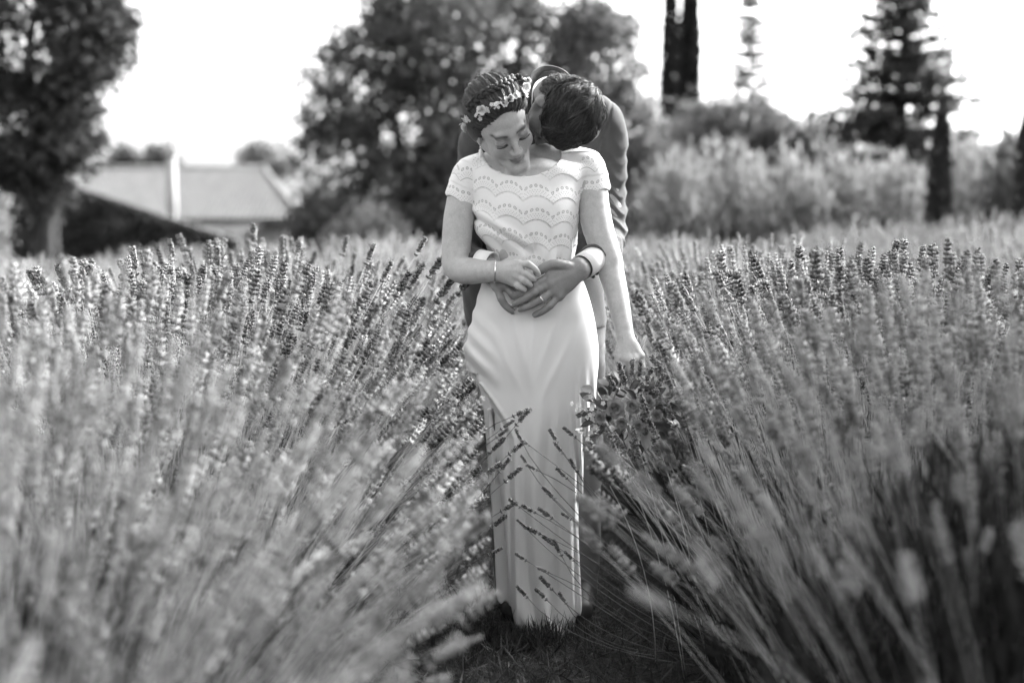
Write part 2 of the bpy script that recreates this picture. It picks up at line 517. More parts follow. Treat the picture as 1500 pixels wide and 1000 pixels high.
# distant wooded ridge
r = np.random.default_rng(90)
n = 7000
x = r.uniform(-60, 95, n); y = r.uniform(100, 128, n)
top = 8.2 + 1.2 * np.sin(x * .11) + .5 * np.sin(x * .7) - 3.6 * sstep(-x, -22, 10)
v, t, tone = leaves(np.stack([x, y, -1 + (top + 1) * r.uniform(0, 1, n) ** .6], 1), 1.6, r, .8)
link('distant_wood', mesh_np('distant_wood', v, None, t, attrs={'tone': tone}), 'leaf_mid', label='far wooded ridge along the horizon behind the field', category='wood', kind='stuff')

# ------------------------------------------------------------------ tiled house
b = V3([-10.0, 47.5, gz(-10, 47.5)])
hs = thing('tiled_house', 'low house with pale hipped tile roof beyond the sloping wall', 'house', b)
eR, eL = P(440, 323, 45), P(-60, 323, 45)
rR, rL = P(386, 249, 50), P(-60, 247, 50)
xr, xl, ze, zr = eR[0], eL[0], eR[2], rR[2]
mb = MB()
zb = b[2] - .3
wx0, wx1, wy0, wy1 = xl + .4, xr - .45, 45.45, 54.5
mb.box(((wx0 + wx1) / 2, (wy0 + wy1) / 2, (zb + ze - .05) / 2), (wx1 - wx0, wy1 - wy0, ze - .05 - zb))
link('wall', mb.mesh('wall', b), 'plaster', hs)
# roof shell: hipped, with barrel-tile corrugation on the front slope
mb = MB()
B4 = V3([[xl, 45, ze], [xr, 45, ze], [xr, 55, ze], [xl, 55, ze], [rL[0], 50, zr], [rR[0], 50, zr]])
mb.add(np.concatenate([B4[:4] - V3([0, 0, .12]), B4]), [[0, 3, 2, 1], [0, 1, 5, 4], [1, 2, 6, 5], [2, 3, 7, 6], [3, 0, 4, 7], [4, 5, 9, 8], [6, 7, 8, 9]], [[5, 6, 9], [7, 4, 8]])
rf = link('roof', mb.mesh('roof', b), 'dark_wood', hs)
mb = MB()
r = np.random.default_rng(91)
sl = V3([0, 5.0, zr - ze]); Ls = np.linalg.norm(sl); sl /= Ls
nrm = V3([0, -sl[2], sl[1]])
for cx in np.arange(xl + .1, xr, .19):
    umax = Ls if cx < rR[0] else Ls * max(0, (xr - cx) / (xr - rR[0]))
    for j in range(int(umax / .4) + 1):
        u0, u1 = j * .4, min(j * .4 + .46, umax + .05)
        if u1 - u0 < .1: continue
        lift = .03 + r.uniform(-.006, .012)
        an = np.linspace(0, math.pi, 5)
        ring = lambda u, rr, lf: V3([cx, 45, ze]) + sl * u + np.stack([np.cos(an) * rr, 0 * an, 0 * an], 1) + (np.sin(an) * rr + lf)[:, None] * nrm
        vv = np.concatenate([ring(u0 - .04, .092, lift), ring(u1, .075, .0)])
        mb.add(vv, [[k, k + 1, k + 6, k + 5] for k in range(4)])
link('roof_tile', mb.mesh('roof_tile', b, smooth=True), 'roof_tile', rf, kind='stuff')
mb = MB(); mb.tube(V3([[rL[0], 50, zr + .04], [rR[0], 50, zr + .04]]) - b, .13, 8)
link('ridge_tile', mb.mesh('ridge_tile', smooth=True), 'roof_tile', rf)
mb = MB(); mb.tube(V3([[rR[0], 50, zr + .04], [xr, 45, ze + .04]]) - b, .12, 8)
link('hip_tile', mb.mesh('hip_tile', smooth=True), 'roof_tile', rf)
wc = P(452, 352, 45)
mb = MB(); mb.box(V3([xr - 2.6, 45.44, ze - .95]) - b, (.9, .06, 1.1)); wdw = link('window', mb.mesh('window'), 'white_paint', hs)
mb = MB(); mb.box(V3([xr - 2.6, 45.40, ze - .95]) - b, (.74, .02, .94)); link('pane', mb.mesh('pane'), 'window_glass', wdw)

# ------------------------------------------------------------------ sloping wall under ivy
w0, w1, w2 = P(70, 262, 24), P(110, 278, 24), P(352, 358, 24)
b = V3([(w0[0] + w2[0]) / 2, 24.0, gz(w1[0], 24)])
wl = thing('sloping_wall', 'dark stone wall with sloping top overgrown with ivy, before the house', 'wall', b)
prof = np.stack([np.linspace(w0[0] - 2.2, w2[0], 60), np.zeros(60)], 1)
topz = np.interp(prof[:, 0], [w0[0] - 2.2, w0[0], w1[0], w2[0]], [w0[2] + .2, w0[2], w1[2], w2[2]])
mb = MB()
n = 60
vv = np.concatenate([np.stack([prof[:, 0], np.full(n, 23.85), np.full(n, .2)], 1), np.stack([prof[:, 0], np.full(n, 23.85), topz], 1),
                     np.stack([prof[:, 0], np.full(n, 24.15), topz], 1), np.stack([prof[:, 0], np.full(n, 24.15), np.full(n, .2)], 1)])
qq = [[k * n + i, k * n + i + 1, (k + 1) * n + i + 1, (k + 1) * n + i] for k in range(3) for i in range(n - 1)] + [[0, n, 2 * n, 3 * n], [n - 1, 4 * n - 1, 3 * n - 1, 2 * n - 1]]
mb.add(vv - b, qq)
link('masonry', mb.mesh('masonry'), 'stone', wl)
mb = MB()
for i in range(0, n - 1, 2):
    a_, c_ = V3([prof[i, 0], 24, topz[i] + .035]), V3([prof[min(i + 2, n - 1), 0] - .02, 24, topz[min(i + 2, n - 1)] + .035])
    d = unit(c_ - a_); R = np.stack([d, V3([0, 1, 0]), np.cross(d, V3([0, 1, 0]))], 1)
    mb2 = MB(); mb2.box((a_ + c_) / 2 - b, (np.linalg.norm(c_ - a_), .42, .07), R)
    link('coping_stone', mb2.mesh('coping_stone'), 'stone', wl)
r = np.random.default_rng(95)
m = 5200
x = r.uniform(w0[0] - 2.1, w2[0] - .15, m)
tz = np.interp(x, prof[:, 0], topz)
g0 = ground_z(x, 24)
z = g0 + (tz - g0) * r.uniform(0, 1, m)
keep = (np.sin(x * 5 + 1.3 * np.sin(z * 7)) + np.sin(z * 9 + x * 2) + r.normal(0, .7, m)) > -.9
v, t, tone = leaves(np.stack([x, 23.8 - np.abs(r.normal(0, .05, m)), z], 1)[keep], .1, r, .8)
link('ivy', mesh_np('ivy', v - b, None, t, attrs={'tone': tone}), 'leaf_dark', wl, kind='stuff')

# white post behind the wall
b = G(254, 24.7)
th = thing('white_post', 'white upright post rising behind the sloping ivy wall', 'post', b)
H = P(254, 228, 24.7)[2] - b[2]
mb = MB(); mb.box((0, 0, H / 2), (.145, .145, H)); link('shaft', mb.mesh('shaft'), 'white_paint', th)
mb = MB(); mb.box((0, 0, H + .03), (.19, .19, .06)); link('cap', mb.mesh('cap'), 'white_paint', th)
# pale shrub at the very left
b = G(2, 14)
tree('clipped_shrub', 'narrow pale shrub beside the twin trunk at the field edge', 'shrub', b, [([b, P(2, 350, 14), P(2, 310, 14)], .03, .01)], [blob(-2, 320, 14, 10, 34), blob(-4, 370, 14, 11, 30)], 'leaf_pale', 99, 90, 14, .04, .06)
# ------------------------------------------------------------------ lavender
leaf_mat('lavender_flower', 0.06, 0.56, 0.38, 0.7)
leaf_mat('lavender_stem', 0.36, 0.68, 0.45, 0.6)
leaf_mat('lavender_leaf', 0.015, 0.05, 0.2, 0.6)

def spike_template(seed, hi=True, nw=None):
    """flower spike along +z, unit length 1: whorls of little buds, one whorl set apart below"""
    r = np.random.default_rng(seed)
    V, T, tone, n = [], [], [], 0
    nw = nw or (6 if hi else 5)
    zs = list(np.linspace(0.26, 0.97, nw)) + [0.0]
    for wi, z in enumerate(zs):
        nb = (6 if hi else 5)
        rad = 0.085 * (1 - .5 * max(0, z - .55) / .45) * (0.75 if z < .05 else 1)
        for k in range(nb):
            a = 2 * math.pi * (k + r.uniform(-.25, .25)) / nb + wi * .6
            d = unit(V3([math.cos(a), math.sin(a), r.uniform(.8, 1.7)]))
            L = r.uniform(.14, .22) * (1 if z < .9 else .75); w = L * .31
            o = V3([math.cos(a) * rad * .25, math.sin(a) * rad * .25, z + r.uniform(-.02, .02)])
            s = unit(np.cross(d, V3([0, 0, 1.0]))); u = np.cross(s, d)
            mid = o + d * L * (.6 if hi else .25)
            tip = o + d * L
            V += [o, mid + s * w, mid - s * w * .5 + u * w * .87, mid - s * w * .5 - u * w * .87, mid, tip]
            f = [[0, 1, 2], [0, 2, 3], [0, 3, 1], [5, 2, 1], [5, 3, 2], [5, 1, 3]] if hi else [[1, 2, 5], [2, 3, 5], [3, 1, 5]]
            T += [[q + n for q in tr] for tr in f]
            n += 6
            tt = np.clip(r.normal(.42, .2), 0, 1)
            tone += [tt * .5, tt, tt, tt, tt, min(1, tt + .3)]
    # axis
    for z0, z1, rr in ((-.02, .98, .02),):
        k0 = n
        for z in (z0, z1):
            for a in (0, 2.094, 4.189):
                V.append(V3([math.cos(a) * rr, math.sin(a) * rr, z])); tone.append(.3); n += 1
        for j in range(3):
            T += [[k0 + j, k0 + (j + 1) % 3, k0 + 3 + (j + 1) % 3], [k0 + j, k0 + 3 + (j + 1) % 3, k0 + 3 + j]]
    return V3(V), V3(T), V3(tone)

SPK_HI = [spike_template(200 + i, True) for i in range(4)]
SPK_LO = [spike_template(210 + i, False) for i in range(4)]

def bezier(b0, b1, b2, n):
    u = np.linspace(0, 1, n)[None, :, None]
    return (1 - u) ** 2 * b0[:, None] + 2 * u * (1 - u) * b1[:, None] + u ** 2 * b2[:, None]

def stalks_mesh(b0, b1, b2, r, hi, rad=.00095, nseg=6, spike=(.045, .082)):
    """stems and spikes for N stalks; returns two lots of (verts, tris, tone)"""
    N = len(b0)
    C = bezier(b0, b1, b2, nseg)                                  # N, nseg, 3
    T = unit(np.gradient(C, axis=1))
    ref = unit(r.normal(size=(N, 1, 3)))
    A = unit(np.cross(T, ref)); B = np.cross(T, A)
    an = V3([0, 2.094, 4.189])
    rr = (rad * np.linspace(1.25, .8, nseg))[None, :, None, None]
    ring = C[:, :, None] + rr * (np.cos(an)[None, None, :, None] * A[:, :, None] + np.sin(an)[None, None, :, None] * B[:, :, None])
    sv = ring.reshape(-1, 3)
    f = []
    for i in range(nseg - 1):
        for j in range(3):
            a, b_, c, d = i * 3 + j, i * 3 + (j + 1) % 3, (i + 1) * 3 + (j + 1) % 3, (i + 1) * 3 + j
            f += [[a, b_, c], [a, c, d]]
    st = (np.arange(N)[:, None, None] * nseg * 3 + V3(f)[None]).reshape(-1, 3)
    stone = np.repeat(np.clip(r.normal(.5, .2, N), 0, 1), nseg * 3)
    fv, ft, fo, n = [], [], [], 0
    tmpl = SPK_HI if hi else SPK_LO
    which = r.integers(0, len(tmpl), N)
    for w, (TV, TT, TO) in enumerate(tmpl):
        ii = np.nonzero(which == w)[0]
        if not len(ii): continue
        z = T[ii, -1]; x = A[ii, -1]; y = np.cross(z, x)
        L = r.uniform(spike[0], spike[1], len(ii))
        o = C[ii, -1] - z * (L * .1)[:, None]
        W = L * r.uniform(.95, 1.4, len(ii))
        vv = o[:, None] + W[:, None, None] * (TV[None, :, 0:1] * x[:, None] + TV[None, :, 1:2] * y[:, None]) + L[:, None, None] * TV[None, :, 2:3] * z[:, None]
        fv.append(vv.reshape(-1, 3))
        ft.append((np.arange(len(ii))[:, None, None] * len(TV) + TT[None]).reshape(-1, 3) + n)
        fo.append(np.clip(TO[None] + r.normal(0, .13, (len(ii), 1)), 0, 1).ravel())
        n += len(ii) * len(TV)
    return (sv, st, stone), (np.concatenate(fv), np.concatenate(ft), np.concatenate(fo))

def bush_stalks(N, r, H=.93, tilt=62, lean=(0, 0), spread=.2, short=.72, pw=1.0):
    ph = r.uniform(0, 2 * math.pi, N)
    u = r.uniform(0, 1, N) ** .58
    t = np.radians(tilt) * u ** pw * r.uniform(.8, 1.15, N)
    L = H * (short + (1.04 - short) * r.uniform(0, 1, N) ** .7) * (1 - .08 * u)
    rad = np.stack([np.cos(ph), np.sin(ph), 0 * ph], 1)
    b0 = rad * (spread * u)[:, None] + V3([0, 0, .06]) + r.normal(size=(N, 3)) * V3([.03, .03, 0])
    d = rad * np.sin(t)[:, None] + V3([0, 0, 1]) * np.cos(t)[:, None] + r.normal(size=(N, 3)) * .085
    d[:, :2] += V3(lean)
    b2 = b0 + unit(d) * L[:, None]
    b1 = b0 + unit(d * V3([.75, .75, 1.12]) + r.normal(size=(N, 3)) * .10) * (L * .55)[:, None]
    b2[:, 2] = np.maximum(b2[:, 2], .16)
    return b0, b1, b2

def foliage_mesh(N, r, R=.6, H=.5):
    ph = r.uniform(0, 2 * math.pi, N); u = r.uniform(0, 1, N) ** .5
    s = r.uniform(.35, 1, N) ** .6
    x = np.stack([np.cos(ph) * u * R * s, np.sin(ph) * u * R * s, H * s * np.sqrt(1 - (u * .93) ** 2) + .01], 1)
    dirs = x * V3([1, 1, 1.2]) + V3([0, 0, .25]) + r.normal(size=(N, 3)) * .25
    v, t, tone = leaves(x, .07, r, .17, dirs=dirs)
    return v, t, tone

def shared(name, lot, mat):
    me = mesh_np(name, lot[0], None, lot[1], attrs={'tone': lot[2]})
    me.materials.append(MATS[mat])
    return me

BUSH = []
for k in range(8):
    if k in (1, 2):
        BUSH.append(None)
        continue
    r = np.random.default_rng(300 + k)
    hi = k < 1
    st, fl = stalks_mesh(*bush_stalks(540 if k < 6 else 12, r, H=.97, tilt=44, spread=.42, pw=1.4), r, hi)
    fo = foliage_mesh(4200, r) if k < 6 else foliage_mesh(8500, r, .62, (.62, .86)[k - 6])
    BUSH.append((shared('stem_mass', st, 'lavender_stem'), shared('flower_mass', fl, 'lavender_flower'), shared('foliage', fo, 'lavender_leaf')))

def lavender_bush(label, x, y, k, group, scale=1.0, rot=0.0):
    th = thing('lavender_bush', label, 'lavender', (x, y, gz(x, y) - .01), group, rot)
    th.scale = (scale, scale, scale)
    for nm, me in zip(('stem', 'flower_spike', 'foliage'), BUSH[k]):
        link(nm, me, None, th, kind='stuff')
    return th

def in_clear(p):
    """True for points over the trodden path and the couple, where no stalk of the rows grows"""
    c, s = math.cos(PITCH), math.sin(PITCH)
    q = p - V3([0, 0, CAM_H])
    dep = q[:, 1] * c - q[:, 2] * s
    px = 750 + FPX * q[:, 0] / dep; py = 500 - FPX * (q[:, 1] * s + q[:, 2] * c) / dep
    xl = np.interp(py, [380, 450, 550, 600, 650, 800, 900, 1000, 1100], [650, 668, 688, 700, 706, 716, 706, 690, 690])
    xr = np.interp(py, [380, 500, 560, 650, 700, 800, 900, 1000, 1100], [925, 908, 880, 866, 854, 848, 852, 850, 850])
    z1 = (px > xl) & (px < xr) & (py > 300)
    z2 = ((px - 925) / 68) ** 2 + ((py - 605) / 62) ** 2 < 1
    z3 = (px > 890) & (px < 955) & (py > 470) & (py < 580)
    return z1 | z2 | z3

def near_bush(side, label, x, y, group, seed):
    r = np.random.default_rng(seed + (0 if side == 'L' else 100))
    sc = 1.0; rot = 0.0
    far = y < 3.2 or y > 4.5
    th = thing('lavender_bush', label, 'lavender', (x, y, gz(x, y) - .01), group, rot)
    N = (640 if y > 1.7 else 460) if side == 'L' else (640 if y > 2.6 else 300)
    if y > 4.1: N = 540
    if side == 'L':
        b0, b1, b2 = bush_stalks(N, r, H=.97 if y > 2.6 else .93, tilt=54, spread=.44, short=.55 if y > 2.6 else .42, pw=1.35)
    else:
        b0, b1, b2 = bush_stalks(N, r, H=.98, tilt=46, spread=.50, short=.62, pw=1.7)
    o = V3(th.location)
    bad = np.zeros(N, bool)
    for u in (.35, .55, .75, .9, 1.0, 1.06):
        bad |= in_clear((1 - u) ** 2 * b0 + 2 * u * (1 - u) * b1 + u * u * b2 + o)
    keep = ~bad
    st, fl = stalks_mesh(b0[keep], b1[keep], b2[keep], r, not far, spike=(.05, .085))
    link('stem', shared('stem', st, 'lavender_stem'), None, th, kind='stuff')
    link('flower_spike', shared('flower_spike', fl, 'lavender_flower'), None, th, kind='stuff')
    link('foliage', BUSH[6 if side == 'L' and y > 1.7 else 7 if y < 2.9 else 6][2], None, th, kind='stuff')
    return th

rl = random.Random(5)
LAV = {}
def row(side, label, group, xf, y0, y1, step, hi_range=(4.0, 5.6), scale=1.0):
    y = y0; i = 0
    while y < y1:
        hi = hi_range[0] < y < hi_range[1]
        k = 0 if hi else 3 + rl.randrange(3)
        if y < 5.0 and side in 'LR':
            b = near_bush(side, label, xf(y) + rl.uniform(-.05, .05), y, group, 800 + i)
            LAV.setdefault(side, []).append(b)
            y += step * rl.uniform(.9, 1.1); i += 1
            continue
        b = lavender_bush(label, xf(y) + rl.uniform(-.06, .06), y + rl.uniform(-.05, .05), k, group, scale * rl.uniform(.94, 1.05), rl.uniform(0, 6.28))
        LAV.setdefault(side, []).append(b)
        y += step * rl.uniform(.9, 1.1); i += 1

row('L', 'lavender bush in the row along the bride\'s bent-arm side', 'lavender bushes of the row by the bent arm', lambda y: -.90, 1.25, 13.0, .56, scale=1.0)
row('R', 'lavender bush in the row along the bouquet side', 'lavender bushes of the row by the bouquet', lambda y: .96 + .01 * y, 2.3, 13.0, .56, scale=1.0)
row('L2', 'lavender bush in the outer row towards the sloping wall', 'lavender bushes of the outer row by the wall', lambda y: -2.6 - .03 * y, 3.3, 13.6, .62, scale=.93)
row('R2', 'lavender bush in the outer row towards the cypress', 'lavender bushes of the outer row by the cypress', lambda y: 2.75 + .02 * y, 4.3, 13.6, .62, scale=1.1)
row('L3', 'lavender bush in the farthest row beside the sloping wall', 'lavender bushes of the farthest row by the wall', lambda y: -4.5 - .02 * y, 8.5, 12.6, .66, scale=.86)
row('R3', 'lavender bush in the farthest row beside the cypress', 'lavender bushes of the farthest row by the cypress', lambda y: 4.6, 8.5, 13.8, .66, scale=1.1)
row('M', 'lavender bush closing the path far behind the couple', 'lavender bushes closing the path behind the couple', lambda y: .1 + .3 * math.sin(y * 3), 8.0, 13.2, .6, scale=.94)

# dry grass on the path
r = np.random.default_rng(400)
n = 9000
x = r.normal(.03, .32, n); y = r.uniform(3.0, 6.5, n)
h = r.uniform(.02, .075, n)
c = np.stack([x, y, soil_z(x, y) + h * .4], 1)
v, t, tone = leaves(c, .075, r, .06, dirs=r.normal(size=(n, 3)) * .7 + V3([0, 0, .8]))
n2 = 520
an2 = r.uniform(0, 6.28, n2); x = np.where(r.uniform(size=n2) < .6, r.normal(.055, .06, n2), r.normal(.05, .2, n2)); y = r.normal(3.86, .05, n2)
hh = r.uniform(.05, .14, n2)
v2, t2, tone2 = leaves(np.stack([x, y, soil_z(x, y) + hh * .3], 1), .10, r, .035, dirs=r.normal(size=(n2, 3)) * .4 + V3([0, 0, 1]))
t = np.concatenate([t, t2 + len(v)]); v = np.concatenate([v, v2]); tone = np.concatenate([tone, tone2 * .5])
link('path_grass', mesh_np('path_grass', v, None, t, attrs={'tone': tone}), 'dry_grass', label='thin dry grass scattered over the dark path', category='grass', kind='stuff')
# ------------------------------------------------------------------ sculpting with distance fields (for bodies and clothes)
class Field:
    def __init__(s, lo, hi, h):
        s.lo, s.h = V3(lo, float), h
        s.n = np.ceil((V3(hi, float) - s.lo) / h).astype(int) + 1
        s.F = np.full(tuple(s.n), 1.0, np.float32)
        s.ax = [(s.lo[i] + h * np.arange(s.n[i])).astype(np.float32) for i in range(3)]
    def _win(s, lo, hi, pad):
        a = np.clip(np.floor((V3(lo) - pad - s.lo) / s.h).astype(int), 0, s.n)
        b = np.clip(np.ceil((V3(hi) + pad - s.lo) / s.h).astype(int) + 1, 0, s.n)
        if np.any(b - a < 1): return None
        sl = tuple(slice(a[i], b[i]) for i in range(3))
        return sl, s.ax[0][sl[0]][:, None, None], s.ax[1][sl[1]][None, :, None], s.ax[2][sl[2]][None, None, :]
    def add(s, prim, k=0.0, cut=False):
        fn, lo, hi = prim
        w = s._win(lo, hi, k + 3 * s.h)
        if w is None: return s
        sl, X, Y, Z = w
        d = np.asarray(fn(X, Y, Z), np.float32)
        A = s.F[sl]
        if cut: A, d = -A, d
        if k > 0:
            m = np.maximum(k - np.abs(A - d), 0) / k
            r = np.minimum(A, d) - m * m * (k * .25)
        else:
            r = np.minimum(A, d)
        s.F[sl] = -r if cut else r
        return s
    def cut(s, prim, k=0.0):
        return s.add(prim, k, True)
    def warp(s, fn):
        """displace the surface near zero by fn(X,Y,Z) (positive = outwards)"""
        w = s._win(s.lo, s.lo + s.h * s.n, 0)
        s.F -= np.asarray(fn(w[1], w[2], w[3]), np.float32)
        return s
    def surface(s):
        F = s.F; neg = F < 0
        c = np.zeros(tuple(s.n - 1), np.uint8)
        for i in (0, 1):
            for j in (0, 1):
                for k in (0, 1):
                    c += neg[i:s.n[0] - 1 + i, j:s.n[1] - 1 + j, k:s.n[2] - 1 + k]
        act = (c > 0) & (c < 8)
        I = np.argwhere(act)
        idx = np.full(act.shape, -1, np.int32); idx[act] = np.arange(len(I))
        cor = {}
        for i in (0, 1):
            for j in (0, 1):
                for k in (0, 1):
                    cor[i, j, k] = np.clip(F[I[:, 0] + i, I[:, 1] + j, I[:, 2] + k], -.05, .05)
        pos = np.zeros((len(I), 3)); cnt = np.zeros(len(I))
        for a in cor:
            for ax in range(3):
                if a[ax] == 0:
                    b = list(a); b[ax] = 1; b = tuple(b)
                    fa, fb = cor[a], cor[b]
                    x = (fa < 0) != (fb < 0)
                    t = np.where(x, fa / np.where(x, fa - fb, 1), 0)
                    p = np.tile(V3(a, float), (len(I), 1)); p[:, ax] += t
                    pos[x] += p[x]; cnt += x
        pos = s.lo + s.h * (I + pos / cnt[:, None])
        quads = []
        for ax in range(3):
            u, v_ = (ax + 1) % 3, (ax + 2) % 3
            sl0 = [slice(None)] * 3; sl1 = [slice(None)] * 3
            sl0[ax] = slice(0, s.n[ax] - 1); sl1[ax] = slice(1, s.n[ax])
            for d in (u, v_):
                sl0[d] = slice(1, s.n[d] - 1); sl1[d] = slice(1, s.n[d] - 1)
            a = neg[tuple(sl0)]; b = neg[tuple(sl1)]
            E = np.argwhere(a != b)
            if not len(E): continue
            flip = a[E[:, 0], E[:, 1], E[:, 2]]
            E[:, u] += 1; E[:, v_] += 1
            def cell(du, dv):
                Q = E.copy(); Q[:, u] -= du; Q[:, v_] -= dv
                return idx[Q[:, 0], Q[:, 1], Q[:, 2]]
            q = np.stack([cell(1, 1), cell(0, 1), cell(0, 0), cell(1, 0)], 1)
            q[~flip] = q[~flip][:, ::-1]
            quads.append(q)
        return pos, np.concatenate(quads)

def cone(a, b, ra, rb):
    a, b = V3(a, float), V3(b, float); ba = b - a; L2 = max(ba @ ba, 1e-10)
    R = max(ra, rb)
    def fn(X, Y, Z):
        x, y, z = X - a[0], Y - a[1], Z - a[2]
        t = np.clip((x * ba[0] + y * ba[1] + z * ba[2]) / L2, 0, 1)
        return np.sqrt((x - t * ba[0]) ** 2 + (y - t * ba[1]) ** 2 + (z - t * ba[2]) ** 2) - (ra + t * (rb - ra))
    return fn, np.minimum(a, b) - R, np.maximum(a, b) + R

def ell(c, r, B=None):
    c, r = V3(c, float), V3(r, float)
    B = np.eye(3) if B is None else B
    R = r.max()
    def fn(X, Y, Z):
        x, y, z = X - c[0], Y - c[1], Z - c[2]
        q = [(x * B[0, i] + y * B[1, i] + z * B[2, i]) for i in range(3)]
        k0 = np.sqrt(sum((q[i] / r[i]) ** 2 for i in range(3)))
        k1 = np.sqrt(sum((q[i] / r[i] ** 2) ** 2 for i in range(3))) + 1e-6
        return k0 * (k0 - 1) / k1
    return fn, c - R, c + R

def chain(F, pts, rad, k=0.012, n=None):
    """smooth tapering limb through pts"""
    pts = np.asarray(pts, float); rad = np.asarray(rad, float)
    n = n or (len(pts) - 1) * 4 + 1
    C = catmull(pts, n)
    rr = np.interp(np.linspace(0, len(rad) - 1, n), np.arange(len(rad)), rad)
    for i in range(n - 1):
        F.add(cone(C[i], C[i + 1], rr[i], rr[i + 1]), k if i == 0 else min(k, .006))

def loft(rows, fold=None, power=2.0):
    """stacked elliptic sections: rows of (z, cx, cy, rx, ry), z rising"""
    rows = V3(sorted(rows), float)
    z0, z1 = rows[0, 0], rows[-1, 0]
    R = rows[:, 3:].max()
    def fn(X, Y, Z):
        zc = np.clip(Z, z0, z1)
        g = [np.interp(zc, rows[:, 0], rows[:, i]).astype(np.float32) for i in range(1, 5)]
        x, y = X - g[0], Y - g[1]
        k0 = (np.abs(x / g[2]) ** power + np.abs(y / g[3]) ** power) ** (1 / power)
        k1 = np.sqrt((x / g[2] ** 2) ** 2 + (y / g[3] ** 2) ** 2) + 1e-6
        d = k0 * (k0 - 1) / k1
        d = np.clip(d, -.06, .1)
        if fold is not None:
            d = d - fold(X, Y, Z, np.arctan2(x, -y))
        o = np.maximum(Z - z1, z0 - Z)
        return np.where(o > 0, np.sqrt(np.maximum(d, 0) ** 2 + o ** 2), np.maximum(d, o))
    c = rows[:, 1:3].mean(0)
    return fn, V3([rows[:, 1].min() - R, rows[:, 2].min() - R, z0]), V3([rows[:, 1].max() + R, rows[:, 2].max() + R, z1])

def smooth_rows(tab, Y, n=60, dy=0.0):
    """tab: (py, left px, right px, centre depth, depth radius) -> loft rows"""
    tab = V3(tab, float)
    t = np.linspace(0, len(tab) - 1, n)
    f = catmull(tab, n)
    out = []
    for py, L, R, cy, ry in f:
        a, b = P(L, py, cy), P(R, py, cy)
        out.append((a[2], (a[0] + b[0]) / 2, cy, max((b[0] - a[0]) / 2 + dy, .006), ry + dy))
    return out

class Frame:
    """head frame: x to the person's left, f forwards (face), u up"""
    def __init__(s, x, f, u):
        s.B = np.stack([unit(x), unit(f), unit(u)], 1); s.O = V3([0.0, 0, 0]); s.s = 1.0
    def pt(s, x, f, u): return s.O + s.B @ V3([x, f, u], float) * s.s
    def ell(s, c, r): return ell(s.pt(*c), V3(r, float) * s.s, s.B)
    def cone(s, a, b, ra, rb): return cone(s.pt(*a), s.pt(*b), ra * s.s, rb * s.s)
    def local(s, p): return (p - s.O) @ s.B / s.s

def sculpt_head(F, fr, sx=1.0, male=False):
    k = .02
    F.add(fr.ell((0, -.015, .038), (.073, .094, .077)), 0)
    F.add(fr.ell((0, .022, .0), (.062 * sx, .066, .085)), k)
    j = .003 if male else 0
    for s in (-1, 1):
        F.add(fr.cone((s * .053, .0, -.045), (s * (.018 + j), .068, -.096), .021, .016), .022)
        F.add(fr.ell((s * .036, .056, -.034), (.026, .026, .028)), .018)
    F.add(fr.cone((-.010, .076, -.1), (.010, .076, -.1), .0155, .0155), .016)
    F.add(fr.ell((0, .06, -.06), (.03, .03, .035)), .02)
    F.add(fr.cone((-.036, .077, .021), (.036, .077, .021), .0095, .0095), .014)
    # nose
    F.add(fr.cone((0, .083, .012), (0, .103, -.031), .0065, .0088), .009)
    F.add(fr.ell((0, .1045, -.034), (.0095, .009, .0085)), .005)
    for s in (-1, 1):
        F.add(fr.ell((s * .0105, .0945, -.038), (.0075, .0095, .0065)), .005)
        F.cut(fr.ell((s * .033, .097, .004), (.021, .0175, .0135)), .012)
        F.add(fr.ell((s * .0325, .0735, .000), (.0155, .0135, .0125)), .003)
        F.cut(fr.ell((s * .0055, .1, -.0455), (.0032, .005, .003)), .002)
        F.add(fr.ell((s * .072, -.008, -.012), (.0075, .019, .031)), .006)
        F.cut(fr.ell((s * .081, .0, -.008), (.005, .010, .017)), .004)
    # lips
    F.cut(fr.ell((0, .101, -.0535), (.0045, .006, .008)), .005)
    for s in (-1, 1):
        F.add(fr.cone((s * .004, .0890, -.0650), (s * .0225, .0785, -.0625), .0056, .0026), .003)
        F.add(fr.cone((0, .0880, -.0742), (s * .0185, .0800, -.0665), .0068, .0026), .003)
        F.cut(fr.cone((0, .0975, -.0696), (s * .0245, .0845, -.0640), .0022, .0016), .0025)
        F.cut(fr.ell((s * .0275, .083, -.0635), (.004, .005, .006)), .006)
    F.cut(fr.ell((0, .096, -.086), (.018, .008, .0055)), .008)

